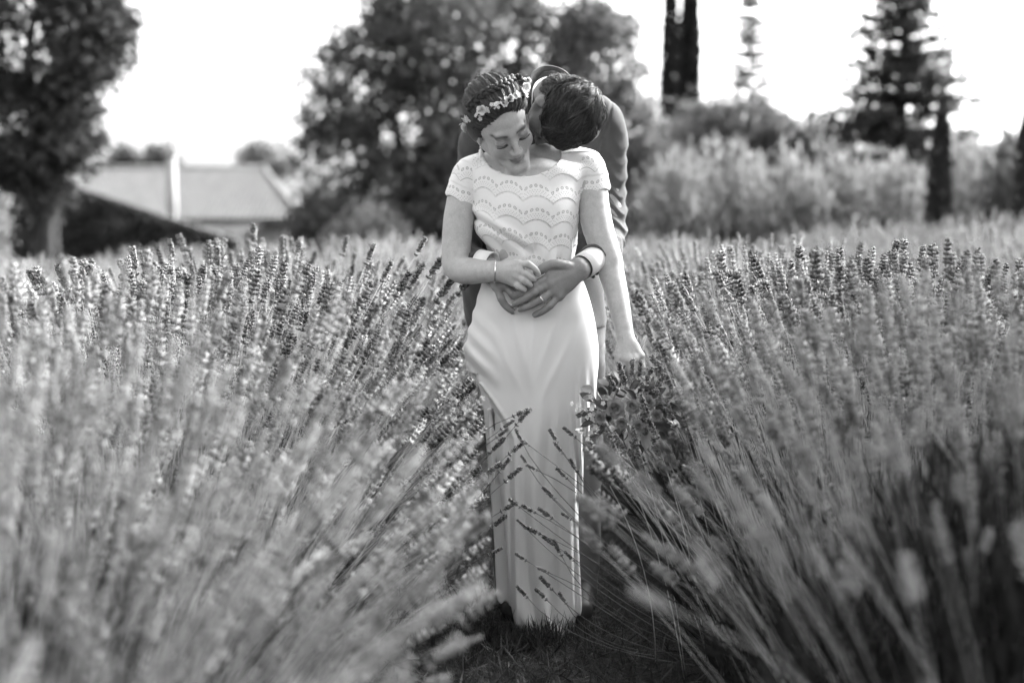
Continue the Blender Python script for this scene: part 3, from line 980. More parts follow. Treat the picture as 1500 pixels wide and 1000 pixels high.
def head_tone(p, fr, skin, lips, brow, lash, closed=True):
    """albedo of the skin with brows, lash lines and lips where they are"""
    q = fr.local(p); x, f, u = np.abs(q[:, 0]), q[:, 1], q[:, 2]
    tone = np.full(len(p), skin, np.float32)
    front = (f > .045) & (np.abs(u) < .13)
    sm = 7.0 * x ** 2
    lp = np.minimum(((q[:, 0] / .0245) ** 2 + ((u + .0652 - sm) / .0058) ** 2), ((q[:, 0] / .0215) ** 2 + ((u + .0742 - 2 * sm) / .0072) ** 2))
    w = front * (f > .07) * sstep(1.25 - lp, 0, .4); tone = tone * (1 - w) + lips * w
    seam = front * (np.abs(q[:, 0]) < .022) * np.exp(-((u + .0696 - 10.0 * x ** 2) / .0016) ** 2); tone *= 1 - .6 * seam
    arc = .0195 + .006 * np.sin(np.clip((x - .013) / .042, 0, 1) * math.pi * .8)
    wb = front * sstep(x, .010, .015) * (1 - sstep(x, .048, .056)) * np.exp(-((u - arc) / (.0052 - .03 * np.clip(x - .02, 0, .1))) ** 2)
    tone = tone * (1 - wb) + brow * wb
    e = (x - .0325) / .0165
    la = -.0055 - .0035 * (1 - e ** 2) + .002 * e
    wl = front * (1 - sstep(np.abs(e), .75, 1.0)) * np.exp(-((u - la) / .0026) ** 2)
    tone = tone * (1 - wl) + lash * wl
    lid = front * np.exp(-(e / .95) ** 4 - ((u - .001) / .0065) ** 4); tone = tone * (1 - .30 * lid)
    cr = front * (1 - sstep(np.abs(e), .6, 1.0)) * np.exp(-((u - (.0085 - .004 * e ** 2)) / .0018) ** 2); tone *= 1 - .35 * cr
    ck = np.exp(-((x - .043) / .02) ** 2 - ((u + .03) / .02) ** 2) * front; tone *= 1 - .10 * ck
    return tone

def finger(F, pts, r0, r1, k=.003):
    chain(F, pts, np.linspace(r0, r1, len(pts)), k, (len(pts) - 1) * 3 + 1)

def hand(F, wrist, mcps, fingers, rw, rm, rf, rt, k=.008):
    """wrist -> knuckles -> fingers (each a list of joints starting at its knuckle)"""
    for m in mcps:
        F.add(cone(wrist, m, rw, rm), .012)
    for a, b in zip(mcps[:-1], mcps[1:]):
        F.add(cone(a, b, rm * .92, rm * .92), .008)
    for f in fingers:
        finger(F, f, rf, rt)
        F.add(ell(f[1] + V3([0, -.002, .001]), (rf * 1.04,) * 3), .004)          # knuckle
    for m in mcps:                                                       # tendons and knuckles of the back of the hand
        F.add(cone(wrist * .75 + m * .25 + V3([0, -rw * .78, .002]), m + V3([0, -rm * .55, 0]), .0035, .0062), .007)

# skin, cloth
m = Nodes('skin')
nz = m.noise(260, 3, .6); nb = m.noise(900, 2, .5)
n2_ = m.noise(45, 4, .6)
val = m.math('MULTIPLY', m.math('MULTIPLY', m.attr('tone'), m.ramp(nz, .3, .7, .90, 1.07)), m.ramp(n2_, .3, .7, .88, 1.08))
MATS['skin'] = m.surface(val, rough=m.ramp(n2_, .3, .7, .42, .6), normal=m.bump(m.math('ADD', nb, nz), .22, .002), spec=.35, sss=.12)
m = Nodes('nail'); MATS['nail'] = m.surface(.55, rough=.3, spec=.5)
m = Nodes('suit_cloth')
wv = m.n('ShaderNodeTexWave', wave_type='BANDS', bands_direction='DIAGONAL'); wv.inputs['Scale'].default_value = 420; m.t.links.new(m.coord(), wv.inputs['Vector'])
nz = m.noise(700, 3, .6)
val = m.ramp(m.math('ADD', m.math('MULTIPLY', wv.outputs[1], .4), m.math('MULTIPLY', nz, .6)), .2, .8, .04, .09)
MATS['suit_cloth'] = m.surface(val, rough=.85, normal=m.bump(nz, .35, .003), spec=.15, sheen=.15)
plain_mat('lining', .03, .045, 60, .5, .05, spec=.3)
plain_mat('shirt', .72, .78, 300, .7, .08, .001, spec=.2)
m = Nodes('skirt_crepe')
nz = m.noise(1100, 3, .6)
MATS['skirt_crepe'] = m.surface(m.ramp(nz, .3, .7, .74, .80), rough=.6, normal=m.bump(nz, .06, .001), spec=.2, sheen=.15)
m = Nodes('metal_gold'); MATS['metal_gold'] = m.surface(.72, rough=.22, metal=1.0)
m = Nodes('pearl'); MATS['pearl'] = m.surface(.8, rough=.3, spec=.5)
# lace: scallop tiers with eyelets, laid out along attributes u (around) and v (height above the tier's edge)
m = Nodes('lace')
u, v = m.attr('lace_u'), m.attr('lace_v')
def dots(du, v0, rad, off=0.0, ring=False):
    fx = m.math('MULTIPLY', m.math('SUBTRACT', m.math('FRACT', m.math('ADD', m.math('DIVIDE', u, du), off)), .5), du)
    fy = m.math('SUBTRACT', v, v0)
    d = m.math('SQRT', m.math('ADD', m.math('MULTIPLY', fx, fx), m.math('MULTIPLY', fy, fy)))
    if ring:
        return m.ramp(m.math('ABSOLUTE', m.math('SUBTRACT', d, rad)), .0004, .0013, 1, 0)
    return m.ramp(d, rad * .6, rad * 1.2, 1, 0)
E = dots(.0145, .0285, .0036, 0, True)
E2 = dots(.0145, .0285, .0022)
E3 = dots(.0072, .0165, .0013); E4 = dots(.0072, .0115, .0013, .5); E5 = dots(.0072, .0065, .0011)
edge = m.ramp(m.math('ABSOLUTE', m.math('SUBTRACT', v, .0006)), .0003, .0022, 1, 0)  # shadow line along each scalloped tier, painted dark into the lace colour
holes_shade = m.math('MAXIMUM', m.math('MAXIMUM', m.math('MULTIPLY', E, .75), m.math('MULTIPLY', E2, .35)), m.math('MULTIPLY', m.math('MAXIMUM', m.math('MAXIMUM', E3, E4), E5), .6))
holes_shade = m.math('MAXIMUM', holes_shade, m.math('MULTIPLY', edge, .6))
wv = m.n('ShaderNodeTexVoronoi'); wv.inputs['Scale'].default_value = 900; m.t.links.new(m.coord(), wv.inputs['Vector'])
val = m.math('MULTIPLY', m.ramp(holes_shade, 0, 1, .78, .2), m.ramp(wv.outputs[0], 0, .6, .95, 1.02))
hgt = m.math('SUBTRACT', m.math('MULTIPLY', wv.outputs[0], .2), holes_shade)
MATS['lace'] = m.surface(val, rough=.75, normal=m.bump(hgt, .45, .0025), spec=.15, transl=.0)

def skin_mesh(name, F, tone_fn, mat, parent, thin=0.0, **kw):
    v, q = F.surface()
    org = V3(parent.location)
    at = tone_fn(v) if tone_fn else None
    if at is not None and not isinstance(at, dict): at = {'tone': at}
    o = link(name, mesh_np(name, v - org, q, None, True, at), mat, parent, **kw)
    if thin:                                             # fewer faces where the surface is plain
        md = o.modifiers.new('thin', 'DECIMATE'); md.ratio = thin
        me = bpy.data.meshes.new_from_object(o.evaluated_get(bpy.context.evaluated_depsgraph_get()))
        old = o.data; o.modifiers.clear(); o.data = me; bpy.data.meshes.remove(old); me.name = name
    return o

def band(c0, c1, ro, ri, n=28, flat=1.0, ref=None):
    """open ring with wall thickness between two centres"""
    c0, c1 = V3(c0, float), V3(c1, float)
    ax = unit(c1 - c0)
    a = unit(np.cross(ax, V3([0, 0, 1.0]) if ref is None else ref)); b = np.cross(a, ax)
    an = np.arange(n) * 2 * math.pi / n
    cs, sn = np.cos(an)[:, None], np.sin(an)[:, None]
    R = [c0 + ro[0] * (cs * a + flat * sn * b), c1 + ro[1] * (cs * a + flat * sn * b), c1 + ri[1] * (cs * a + flat * sn * b), c0 + ri[0] * (cs * a + flat * sn * b)]
    q = [[k * n + j, k * n + (j + 1) % n, ((k + 1) % 4) * n + (j + 1) % n, ((k + 1) % 4) * n + j] for k in range(4) for j in range(n)]
    return np.concatenate(R), q

# ================================================================== BRIDE
bride = thing('person', 'woman in white lace-top dress, eyes lowered, one hand on the hands at her waist', 'person', (0.06, 4.05, 0.0))
yaw, pit, rol = math.radians(9), math.radians(43), math.radians(24)
f0 = V3([math.sin(yaw), -math.cos(yaw), 0]); x0 = V3([math.cos(yaw), math.sin(yaw), 0]); u0 = V3([0, 0, 1.0])
f1 = f0 * math.cos(pit) - u0 * math.sin(pit); u1 = u0 * math.cos(pit) + f0 * math.sin(pit)
cr, sr = math.cos(rol), math.sin(rol)
Rr = V3([[cr, 0, -sr], [0, 1, 0], [sr, 0, cr]])
BH = Frame(Rr @ x0, Rr @ f1, Rr @ u1)
BH.O = P(751.5, 205, 3.868) - BH.B @ V3([0, .085, 0])

TORSO = [(228, 742, 800, 4.07, .055), (238, 712, 838, 4.06, .075), (250, 694, 856, 4.05, .095), (275, 694, 850, 4.045, .112), (300, 699, 845, 4.04, .120), (330, 703, 841, 4.045, .112),
         (360, 712, 834, 4.05, .10), (390, 718, 832, 4.05, .098), (430, 706, 856, 4.06, .112), (480, 700, 868, 4.065, .118), (540, 705, 866, 4.065, .112)]
F = Field((-.25, 3.72, -.01), (.42, 4.24, 1.60), .0029)
F.add(loft(smooth_rows(TORSO, 4.05)), 0)
for s, pts in ((-1, [(690, 258), (718, 246), (750, 238)]), (1, [(858, 246), (830, 238), (790, 236)])):
    chain(F, [P(a, b, 4.06) for a, b in pts], [.046, .044, .05], .03)
# neck
chain(F, [P(768, 262, 4.07), BH.pt(0, -.045, -.095), BH.pt(0, -.035, -.04)], [.058, .047, .050], .03)
sculpt_head(F, BH, .96)
# bent arm (her right)
S1 = P(681, 272, 4.05)
chain(F, [S1, P(672, 322, 4.03), P(668, 374, 4.01), P(672, 393, 3.99), P(692, 397, 3.95), P(722, 397.5, 3.893)], [.041, .042, .039, .037, .0345, .0265], .03, 26)
W1 = P(724, 397, 3.889)
mc = [P(760, 387, 3.873), P(760, 396, 3.868), P(757, 405, 3.870), P(752, 413, 3.876)]
fg = [[mc[0], P(774, 387, 3.862), P(784, 394, 3.862), P(789, 402, 3.872)],
      [mc[1], P(770, 401, 3.856), P(777, 406, 3.858), P(783, 409, 3.868)],
      [mc[2], P(766, 410, 3.857), P(772, 414, 3.859), P(777, 418, 3.868)],
      [mc[3], P(759, 419, 3.862), P(764, 422, 3.863), P(768, 424, 3.870)]]
hand(F, W1, mc, fg, .0225, .0120, .0086, .0072)
F.add(ell(P(742, 398, 3.882), (.028, .017, .024)), .012)
finger(F, [P(738, 388, 3.89), P(754, 381, 3.892), P(768, 384, 3.9), P(778, 391, 3.905)], .013, .0085)
# hanging arm (her left)
chain(F, [P(866, 258, 4.05), P(873, 322, 4.02), P(889, 374, 3.99), P(893, 390, 3.985), P(904, 434, 3.94), P(912, 472, 3.90), P(916, 494, 3.88)], [.041, .0435, .038, .0365, .030, .0245, .0215], .03, 26)
W2 = P(917, 497, 3.878)
mc = [P(912, 524, 3.845), P(921, 527, 3.84), P(930, 526, 3.845), P(938, 521, 3.855)]
fg = [[mc[i], mc[i] + V3([.004, .0, -.032]), mc[i] + V3([.002, .03, -.048]), mc[i] + V3([0, .05, -.030])] for i in range(4)]
hand(F, W2, mc, fg, .019, .0115, .0090, .0078)
F.add(ell(P(920, 512, 3.862), (.032, .015, .03)), .012)
finger(F, [P(910, 505, 3.865), P(906, 522, 3.85), P(909, 536, 3.85), P(915, 546, 3.86)], .0125, .0088)
# legs and feet under the skirt
for px, fx in ((752, 782), (818, 812)):
    chain(F, [P(px, 530, 4.07), P((px + fx) / 2, 720, 4.05), P(fx, 880, 4.05)], [.082, .055, .042], .03, 9)
    a = P(fx, 905, 4.05); a[2] = .035
    chain(F, [P(fx, 880, 4.05), a, a + V3([0, -.07, -.005]), a + V3([0, -.13, -.012])], [.042, .036, .032, .022], .015, 8)

def bride_tone(p):
    t = head_tone(p, BH, .44, .26, .10, .025)
    # faint freckles and a mole
    d = np.linalg.norm(p - P(687, 395, 3.925), axis=1); t[d < .0035] = .12
    return t
skin_mesh('body', F, bride_tone, 'skin', bride, .5)
del F

# ---- lace bodice
def bod_rows(o): return smooth_rows([(a, b - o, c + o, d, e) for a, b, c, d, e in
    [(226, 738, 806, 4.07, .062), (236, 706, 842, 4.06, .083), (247, 688, 862, 4.05, .104), (275, 689, 855, 4.045, .122), (300, 694, 850, 4.04, .131), (322, 694, 847, 4.04, .128),
     (340, 697, 845, 4.04, .122), (355, 708, 843, 4.045, .116), (372, 722, 842, 4.05, .112), (390, 722, 838, 4.05, .108), (400, 728, 834, 4.05, .104)]], 4.05)
SCP = .0785
def lace_uv(X, Y, Z):
    th = np.arctan2(X - .035, -(Y - 4.05))
    uu = th * .135 + .004
    base = Z - .10 * (X - .04) ** 2 * 4 + .012 * np.sin((X - .03) * 6) + .06 * (X - .035)
    T = .0655
    z0 = P(768, 290, 3.92)[2] - .01
    sc = .020 * np.abs(np.sin(math.pi * uu / SCP)) ** .8
    w = (base - z0 - sc) / T
    return uu, (w - np.floor(w)) * T, w
F = Field((-.22, 3.88, .98), (.32, 4.22, 1.44), .0026)
def bodfold(X, Y, Z, th):
    wv = .004 * np.sin(th * 9 + Z * 22) * sstep(-Z, -1.2, -1.08) + .0025 * np.sin(th * 15 - Z * 30) * sstep(-Z, -1.16, -1.06)
    # one soft diagonal crease at her bent-arm side, running down to the waist
    dl = (Z - 1.135) + .62 * (X + .02)
    cr_ = -.010 * np.exp(-(dl / .008) ** 2) * (X < .06) + .008 * np.exp(-((dl - .02) / .014) ** 2) * (X < .06)
    return wv + cr_ * (Y < 4.05)
F.add(loft(bod_rows(0), bodfold), 0)
for pts in ([(688, 258), (716, 245), (745, 236)], [(860, 246), (832, 238), (795, 234)]):
    chain(F, [P(a, b, 4.06) for a, b in pts], [.049, .046, .05], .03)
# cap sleeves, flaring, open at the hem
chain(F, [P(692, 258, 4.055), P(682, 272, 4.05), P(675, 296, 4.045)], [.046, .0455, .0475], .02)
chain(F, [P(858, 248, 4.055), P(866, 262, 4.05), P(870, 284, 4.045)], [.046, .0455, .0475], .02)
def halfspace(pt, nr):
    pt, nr = V3(pt), unit(nr)
    return (lambda X, Y, Z: -((X - pt[0]) * nr[0] + (Y - pt[1]) * nr[1] + (Z - pt[2]) * nr[2])), pt, pt
def sleeve_cut(cx, top_px, slope, xlim):
    c = P(*top_px, 4.05)
    def fn(X, Y, Z):
        sc = .006 * np.abs(np.sin((np.arctan2(X - cx, -(Y - 4.05))) * 3.2))
        d = Z - (c[2] + slope * (X - c[0]) + sc)
        side = (xlim - X) if xlim < 0.05 else (X - xlim)
        return np.maximum(d, -side) + 0 * Y
    return fn, V3([-1, 3, 0.9]), V3([1, 5, c[2] + .08])
xl_, xr_ = P(693, 300, 4.04)[0], P(849, 280, 4.04)[0]
F.cut(sleeve_cut(P(675, 296, 4.05)[0], (676, 296), -.42, xl_), .003)
F.cut(sleeve_cut(P(870, 284, 4.05)[0], (869, 283), .18, xr_), .003)
# neckline
nc = P(765, 222, 4.0); nrx, nrz = PX(58, 4.0), PX(38, 3.95)
F.cut(((lambda X, Y, Z: (np.sqrt(((X - nc[0]) / nrx) ** 2 + ((Z - nc[2] - .25 * np.maximum(Y - 4.02, 0)) / nrz) ** 2) - 1) * nrz + 0 * Y), nc - V3([nrx, .5, nrz]), nc + V3([nrx, .5, nrz + .1])), .003)
F.warp(lambda X, Y, Z: .0022 * np.clip(1 - lace_uv(X, Y, Z)[1] / .05, 0, 1))
def lace_attr(p):
    uu, vv, w = lace_uv(p[:, 0], p[:, 1], p[:, 2])
    # sleeves: tiers follow the sleeve hem
    for cx, c, slope, sel in ((P(675, 296, 4.05)[0], P(676, 296, 4.05), -.42, p[:, 0] < xl_), (P(870, 284, 4.05)[0], P(869, 283, 4.05), .18, p[:, 0] > xr_)):
        an = np.arctan2(p[:, 0] - cx, -(p[:, 1] - 4.05))
        hem = c[2] + slope * (p[:, 0] - c[0]) + .006 * np.abs(np.sin(an * 3.2))
        v2 = p[:, 2] - hem + .002
        top = v2 > .058
        uu = np.where(sel, np.where(top, (p[:, 0] - cx) * 1.1, an * .047), uu)
        sc = np.where(top, .012 * np.abs(np.sin((p[:, 0] - cx) * 1.1 * math.pi / .06)), 0)
        vv = np.where(sel, np.where(top, v2 - .058 - sc, v2), vv)
    return {'lace_u': uu, 'lace_v': vv}
skin_mesh('lace_top', F, lace_attr, 'lace', bride, label='white lace top with scalloped tiers and eyelets')
del F

# ---- skirt
SK = [(383, 722, 836, 4.05, .100), (395, 713, 843, 4.05, .108), (410, 707, 854, 4.05, .114), (440, 698, 864, 4.055, .119), (470, 689, 870, 4.06, .122), (500, 681, 874, 4.06, .122), (516, 678, 875, 4.06, .121),
      (532, 681, 875, 4.06, .12), (550, 690, 874, 4.06, .118), (570, 699, 872, 4.06, .116), (600, 703, 868, 4.055, .114), (650, 706, 859, 4.05, .112), (700, 711, 852, 4.045, .11), (750, 717, 848, 4.04, .108),
      (800, 723, 846, 4.035, .106), (850, 727, 846, 4.03, .104), (880, 732, 846, 4.02, .10), (905, 748, 838, 4.0, .085), (925, 768, 826, 3.985, .06), (936, 784, 816, 3.98, .03)]
zz = lambda py: P(750, py, 4.0)[2]
XB = V3([(zz(560), P(697, 560, 3.96)[0]), (zz(585), P(718, 585, 3.96)[0]), (zz(612), P(737, 612, 3.96)[0]), (zz(640), P(749, 640, 3.96)[0]), (zz(700), P(750, 700, 3.96)[0]), (zz(800), P(751, 800, 3.96)[0]), (zz(880), P(752, 880, 3.96)[0]), (-.05, P(752, 940, 3.96)[0])])[::-1]
def skfold(X, Y, Z, th):
    low = sstep(-Z, -.85, -.4)
    f = .0065 * np.sin(th * 6 + 1.7 * np.sin(Z * 3.3) + .8 * np.sin(th * 2.3)) * low + .0035 * np.sin(th * 13 + Z * 3 + np.sin(Z * 7)) * low
    for x_, z_, sl_, am in ((.0, .93, .25, .004), (.06, .90, -.05, .0035), (.13, .92, -.35, .004), (.17, .86, -.5, .004), (-.06, .88, .5, .004)):
        f = f + am * np.exp(-((X - x_ + sl_ * (Z - z_)) / .012) ** 2) * np.exp(-((Z - z_ + .08) / .10) ** 2)
    f = f + .004 * np.sin(th * 5 + .8) * sstep(-Z, -.98, -.85)
    # long vertical pleats on her hanging-arm side
    side = sstep(X, .15, .21)
    f = f + .007 * np.sin(X * 260 + Z * 14) * side * sstep(-Z, -.8, -.55)
    # tension creases from the lifted hip
    dl = (Z - .86) + .9 * (X + .13)
    f = f + .005 * np.sin(dl * 105) * np.exp(-((X + .10) / .05) ** 2) * np.exp(-((Z - .80) / .13) ** 2)
    xb = np.interp(Z, XB[:, 0], XB[:, 1]).astype(np.float32)
    inset = .028 * sstep(xb - X, -.008, .008) * (Z < zz(548)) * (Y < 4.06)
    lip = .005 * np.exp(-((X - xb - .008) / .008) ** 2) * (Z < zz(560)) * (Y < 4.02)
    back = .010 * np.sin(X * 150 + Z * 9) * sstep(xb - X, .004, .02) * (Z < zz(600))
    hemf = .006 * np.sin(th * 9) * sstep(-Z, -.25, -.05)
    return f - inset + lip + back + hemf
F = Field((-.24, 3.86, -.01), (.34, 4.24, 1.07), .0034)
F.add(loft(smooth_rows(SK, 4.05, 90), skfold), 0)
skin_mesh('skirt', F, None, 'skirt_crepe', bride, .4, label='long white crepe skirt falling in folds')
del F

# ---- hair of the bride
m = Nodes('hair')
val = m.ramp(m.attr('tone'), 0, 1, .012, .12)
MATS['hair'] = m.surface(val, rough=.5, spec=.3)
def surf_dir(fr, c, r, d):
    """point on a head-frame ellipsoid along local direction d"""
    d = unit(d)
    s = 1 / np.sqrt(((d / V3(r)) ** 2).sum(-1, keepdims=True))
    return V3(c) + d * s
def strands_mesh(paths, rad, r, name, org):
    """thin tapering strands; paths N,m,3 in world space"""
    N, m_, _ = paths.shape
    T = unit(np.gradient(paths, axis=1))
    A = unit(np.cross(T, unit(r.normal(size=(N, 1, 3))))); B = np.cross(T, A)
    tp = np.sin(np.linspace(.25, 1, m_) * math.pi * .98 + .02)[None, :, None, None] ** .5
    an = V3([0, 2.094, 4.189])
    rr = (rad * r.uniform(.6, 1.3, N))[:, None, None, None] * tp
    ring = paths[:, :, None] + rr * (np.cos(an)[None, None, :, None] * A[:, :, None] + np.sin(an)[None, None, :, None] * B[:, :, None])
    f = [[i * 3 + j, i * 3 + (j + 1) % 3, (i + 1) * 3 + (j + 1) % 3, (i + 1) * 3 + j] for i in range(m_ - 1) for j in range(3)]
    q = (np.arange(N)[:, None, None] * m_ * 3 + V3(f)[None]).reshape(-1, 4)
    tone = np.repeat(np.clip(r.normal(.4, .25, N), 0, 1), m_ * 3)
    return mesh_np(name, ring.reshape(-1, 3) - org, q, None, True, {'tone': tone})

HC, HR = (0, -.018, .042), (.083, .104, .087)
F = Field(BH.O - .19, BH.O + .19, .0032)
F.add(BH.ell(HC, HR), 0)
F.add(BH.ell((0, -.105, -.03), (.06, .05, .05)), .03)
for s in (-1, 1):
    F.add(BH.ell((s * .072, -.016, -.012), (.019, .042, .046)), .025)
def facecut(X, Y, Z):
    x, y, z = X - BH.O[0], Y - BH.O[1], Z - BH.O[2]
    q = [x * BH.B[0, i] + y * BH.B[1, i] + z * BH.B[2, i] for i in range(3)]
    xx = q[0]
    line = .030 + .62 * q[2] - 4.0 * np.maximum(np.abs(xx + .008) - .02, 0) ** 2
    return -(q[1] - line) * .85
F.cut((facecut, BH.O - .2, BH.O + .2), .04)
hv = lambda p: .35 + 0 * p[:, 0]
hair = skin_mesh('hair', F, hv, 'hair', bride, label='dark hair gathered up with a braid over the crown')
del F
r = np.random.default_rng(500)
N = 6500
az = r.uniform(-math.pi, math.pi, N)                     # around the front-back axis
n_ = 7
al0 = np.where(r.uniform(size=N) < .55, r.uniform(.42, .95, N), r.uniform(.9, 1.7, N)); al1 = al0 + r.uniform(.6, 1.3, N)
al = al0[:, None] + (al1 - al0)[:, None] * np.linspace(0, 1, n_)[None]
azz = az[:, None] + .06 * np.sin(al * 3 + r.uniform(0, 6, N)[:, None]) + r.normal(0, .05, (N, 1)) * np.linspace(0, 1, n_)
d = np.stack([np.sin(al) * np.sin(azz), np.cos(al), np.sin(al) * np.cos(azz)], -1)
pl = surf_dir(BH, HC, HR, d)
off = r.uniform(-.001, .0035, (N, 1, 1)) + .0025 * np.sin(azz * 26 + al * 2)[..., None]
pl = pl + unit(pl - V3(HC)) * off
line = .034 + .62 * pl[..., 2] - 4.0 * np.maximum(np.abs(pl[..., 0] + .008) - .02, 0) ** 2
sbk = line - pl[..., 1]
ok = (sbk[:, 0] > -.004) & (pl[:, :, 2].min(1) > -.075)
pl = pl - unit(pl - V3(HC)) * (.0125 * np.exp(-np.maximum(sbk, 0) / .016))[..., None]
pw = BH.O + pl[ok] @ BH.B.T
link('hair_strand', strands_mesh(pw, np.full(len(pw), .00085), r, 'hair_strand', V3(bride.location)), 'hair', hair, kind='stuff')
# flyaway wisps
N = 420
d = unit(r.normal(size=(N, 3)) + V3([0, -.25, .7]))
p0 = surf_dir(BH, HC, HR, d)
t0 = unit(np.cross(d, unit(r.normal(size=(N, 3)))) + d * .35)
L = r.uniform(.008, .03, N)[:, None]
ww = np.linspace(0, 1, 6)
pl = p0[:, None] + t0[:, None] * (L * ww[None])[..., None] + d[:, None] * ((L * .35) * np.sin(ww * 2.2)[None])[..., None]
ok = p0[:, 1] < .03 + .62 * p0[:, 2]
pw = BH.O + pl[ok] @ BH.B.T
link('wisp', strands_mesh(pw, np.full(len(pw), .00022), r, 'wisp', V3(bride.location)), 'hair', hair, kind='stuff')

def ray_hit(px, py, fr, c, rr, grow=1.0):
    """where the sight line meets a head-frame ellipsoid (used to lay the braid and wreath on the hair)"""
    o = V3([0, 0, CAM_H]); dv = unit(P(px, py, 4.0) - o)
    ol = fr.local(o) - V3(c); dl = dv @ fr.B
    R = V3(rr) * grow
    a = ((dl / R) ** 2).sum(); b_ = 2 * (ol * dl / R ** 2).sum(); c_ = ((ol / R) ** 2).sum() - 1
    D = b_ * b_ - 4 * a * c_
    t = (-b_ - math.sqrt(max(D, 0))) / (2 * a)
    return o + dv * t
# braid
bp = [ray_hit(x, y, BH, HC, HR, 1.03) for x, y in [(686, 160), (697, 147), (712, 136), (728, 128), (742, 120), (753, 114), (762, 114)]]
bc = catmull(bp, 60)
mb = MB(); hc = BH.O + BH.B @ V3(HC)
T = unit(np.gradient(bc, axis=0)); Nn = unit(bc - hc); S = np.cross(T, Nn)
for ph in (0, 2 * math.pi / 3, 4 * math.pi / 3):
    w = np.linspace(0, 9 * math.pi, 60) + ph
    pts = bc + S * (.0085 * np.sin(w))[:, None] + Nn * (.0015 + .0035 * np.sin(2 * w))[:, None]
    Tp = unit(np.gradient(pts, axis=0)); A_ = unit(np.cross(Tp, Nn)); B_ = np.cross(Tp, A_)
    for q_ in range(9):
        a_ = q_ * 2 * math.pi / 8; rr_ = 0 if q_ == 8 else .0034
        mb.tube(pts + rr_ * (math.cos(a_ + .6) * A_ + math.sin(a_ + .6) * B_), .0016 if rr_ else .0036, 5)
nv = sum(len(a) for a in mb.v)
link('braid', mb.mesh('braid', V3(bride.location), True, {'tone': np.repeat(np.random.default_rng(3).uniform(.0, .35, nv // 302 + 1), 302)[:nv]}), 'hair', hair)

# eyelashes
mb = MB()
for s in (-1, 1):
    for e in np.linspace(-.9, .95, 22):
        x = s * (.0325 + .0165 * e); uu_ = -.0055 - .0035 * (1 - e * e) + .002 * e
        a = BH.pt(x, .0865 - .004 * e * e, uu_); b_ = BH.pt(x + s * .0012 * e, .0895 - .004 * e * e, uu_ - .0028)
        mb.tube([a, (a + b_) / 2 + BH.B @ V3([0, .001, -.001]), b_], [.0006, .0005, .0002], 4)
link('eyelash', mb.mesh('eyelash', V3(bride.location), attrs={'tone': np.zeros(sum(len(a) for a in mb.v))}), 'hair', bride, kind='stuff')

# earring, bracelet
ea = BH.pt(-.073, .0, -.046)
mb = MB(); mb.tube([ea, ea - V3([0, 0, .006])], [.003, .003], 8); er = link('earring', mb.mesh('earring', V3(bride.location), True), 'metal_gold', bride, label='drop earring with a pale bead')
mb = MB(); mb.tube([ea - V3([0, 0, .006]), ea - V3([0, 0, .010]), ea - V3([0, 0, .017]), ea - V3([0, 0, .028]), ea - V3([0, 0, .031])], [.002, .0052, .0058, .0035, .001], 10); link('bead', mb.mesh('bead', V3(bride.location), True), 'pearl', er)
mb = MB(); an = np.linspace(0, 2 * math.pi, 40)
bc0 = P(725.5, 397, 3.888)
mb.tube(np.stack([bc0[0] + .001 * np.sin(an), bc0[1] + .0275 * np.cos(an), bc0[2] + .0325 * np.sin(an)], 1), .0021, 8, False)
link('bracelet', mb.mesh('bracelet', V3(bride.location), True), 'metal_gold', bride, label='plain pale bangle')

# ================================================================== GROOM
groom = thing('person', 'man in grey suit bending from behind to kiss the woman\'s neck, arms round her waist', 'person', (0.1, 4.32, 0.0))
gf = unit(V3([-.50, .10, -.86])); gu = V3([.60, -.80, -.1]); gu = unit(gu - gf * (gu @ gf)); gx = np.cross(gu, gf)
if gx[0] < 0: gx = -gx
GH = Frame(gx, gf, gu); GH.s = .93
GH.O = P(822, 169, 3.985)
F = Field((-.22, 3.80, -.01), (.40, 4.56, 1.62), .0034)
sculpt_head(F, GH, 1.03, True)
chain(F, [GH.pt(0, -.03, -.04), GH.pt(0, -.03, -.10), P(815, 186, 4.2)], [.048, .047, .066], .03)
GT = [(160, 740, 870, 4.24, .07), (190, 712, 884, 4.27, .10), (240, 710, 880, 4.29, .11), (320, 718, 872, 4.3, .105), (400, 716, 868, 4.3, .10), (470, 712, 870, 4.31, .105), (520, 715, 868, 4.31, .10)]
F.add(loft(smooth_rows(GT, 4.3)), .03)
# arms to the hands
AL = [P(884, 190, 4.27), P(893, 262, 4.27), P(894, 345, 4.2), P(880, 366, 4.08), P(850, 393, 3.925)]
AR = [P(706, 205, 4.27), P(690, 290, 4.26), P(680, 372, 4.18), P(694, 388, 4.06), P(718, 392, 3.94)]
chain(F, AL, [.04, .034, .032, .03, .027], .03); chain(F, AR, [.04, .034, .032, .03, .027], .03)
WL = P(848, 394, 3.918)
mc = [P(807, 404, 3.892), P(807, 415, 3.888), P(811, 425, 3.892), P(818, 433, 3.899)]
fg = [[mc[0], P(783, 417, 3.885), P(766, 427, 3.893), P(751, 434, 3.905)],
      [mc[1], P(783, 428, 3.878), P(768, 438, 3.884), P(752, 446, 3.900)],
      [mc[2], P(794, 438, 3.878), P(778, 447, 3.886), P(762, 453, 3.903)],
      [mc[3], P(806, 447, 3.886), P(796, 455, 3.892), P(784, 461, 3.908)]]
hand(F, WL, mc, fg, .0265, .0150, .0107, .0088)
F.add(ell(P(828, 408, 3.905), (.034, .019, .034)), .012)
finger(F, [P(838, 392, 3.9), P(815, 387, 3.888), P(799, 391, 3.888), P(787, 399, 3.893)], .0155, .0115)
TIPS = [(f[-1], f[-1] - f[-2]) for f in fg]
WR = P(716, 394, 3.945)
mc = [P(728, 420, 3.918), P(740, 418, 3.915), P(748, 412, 3.915)]
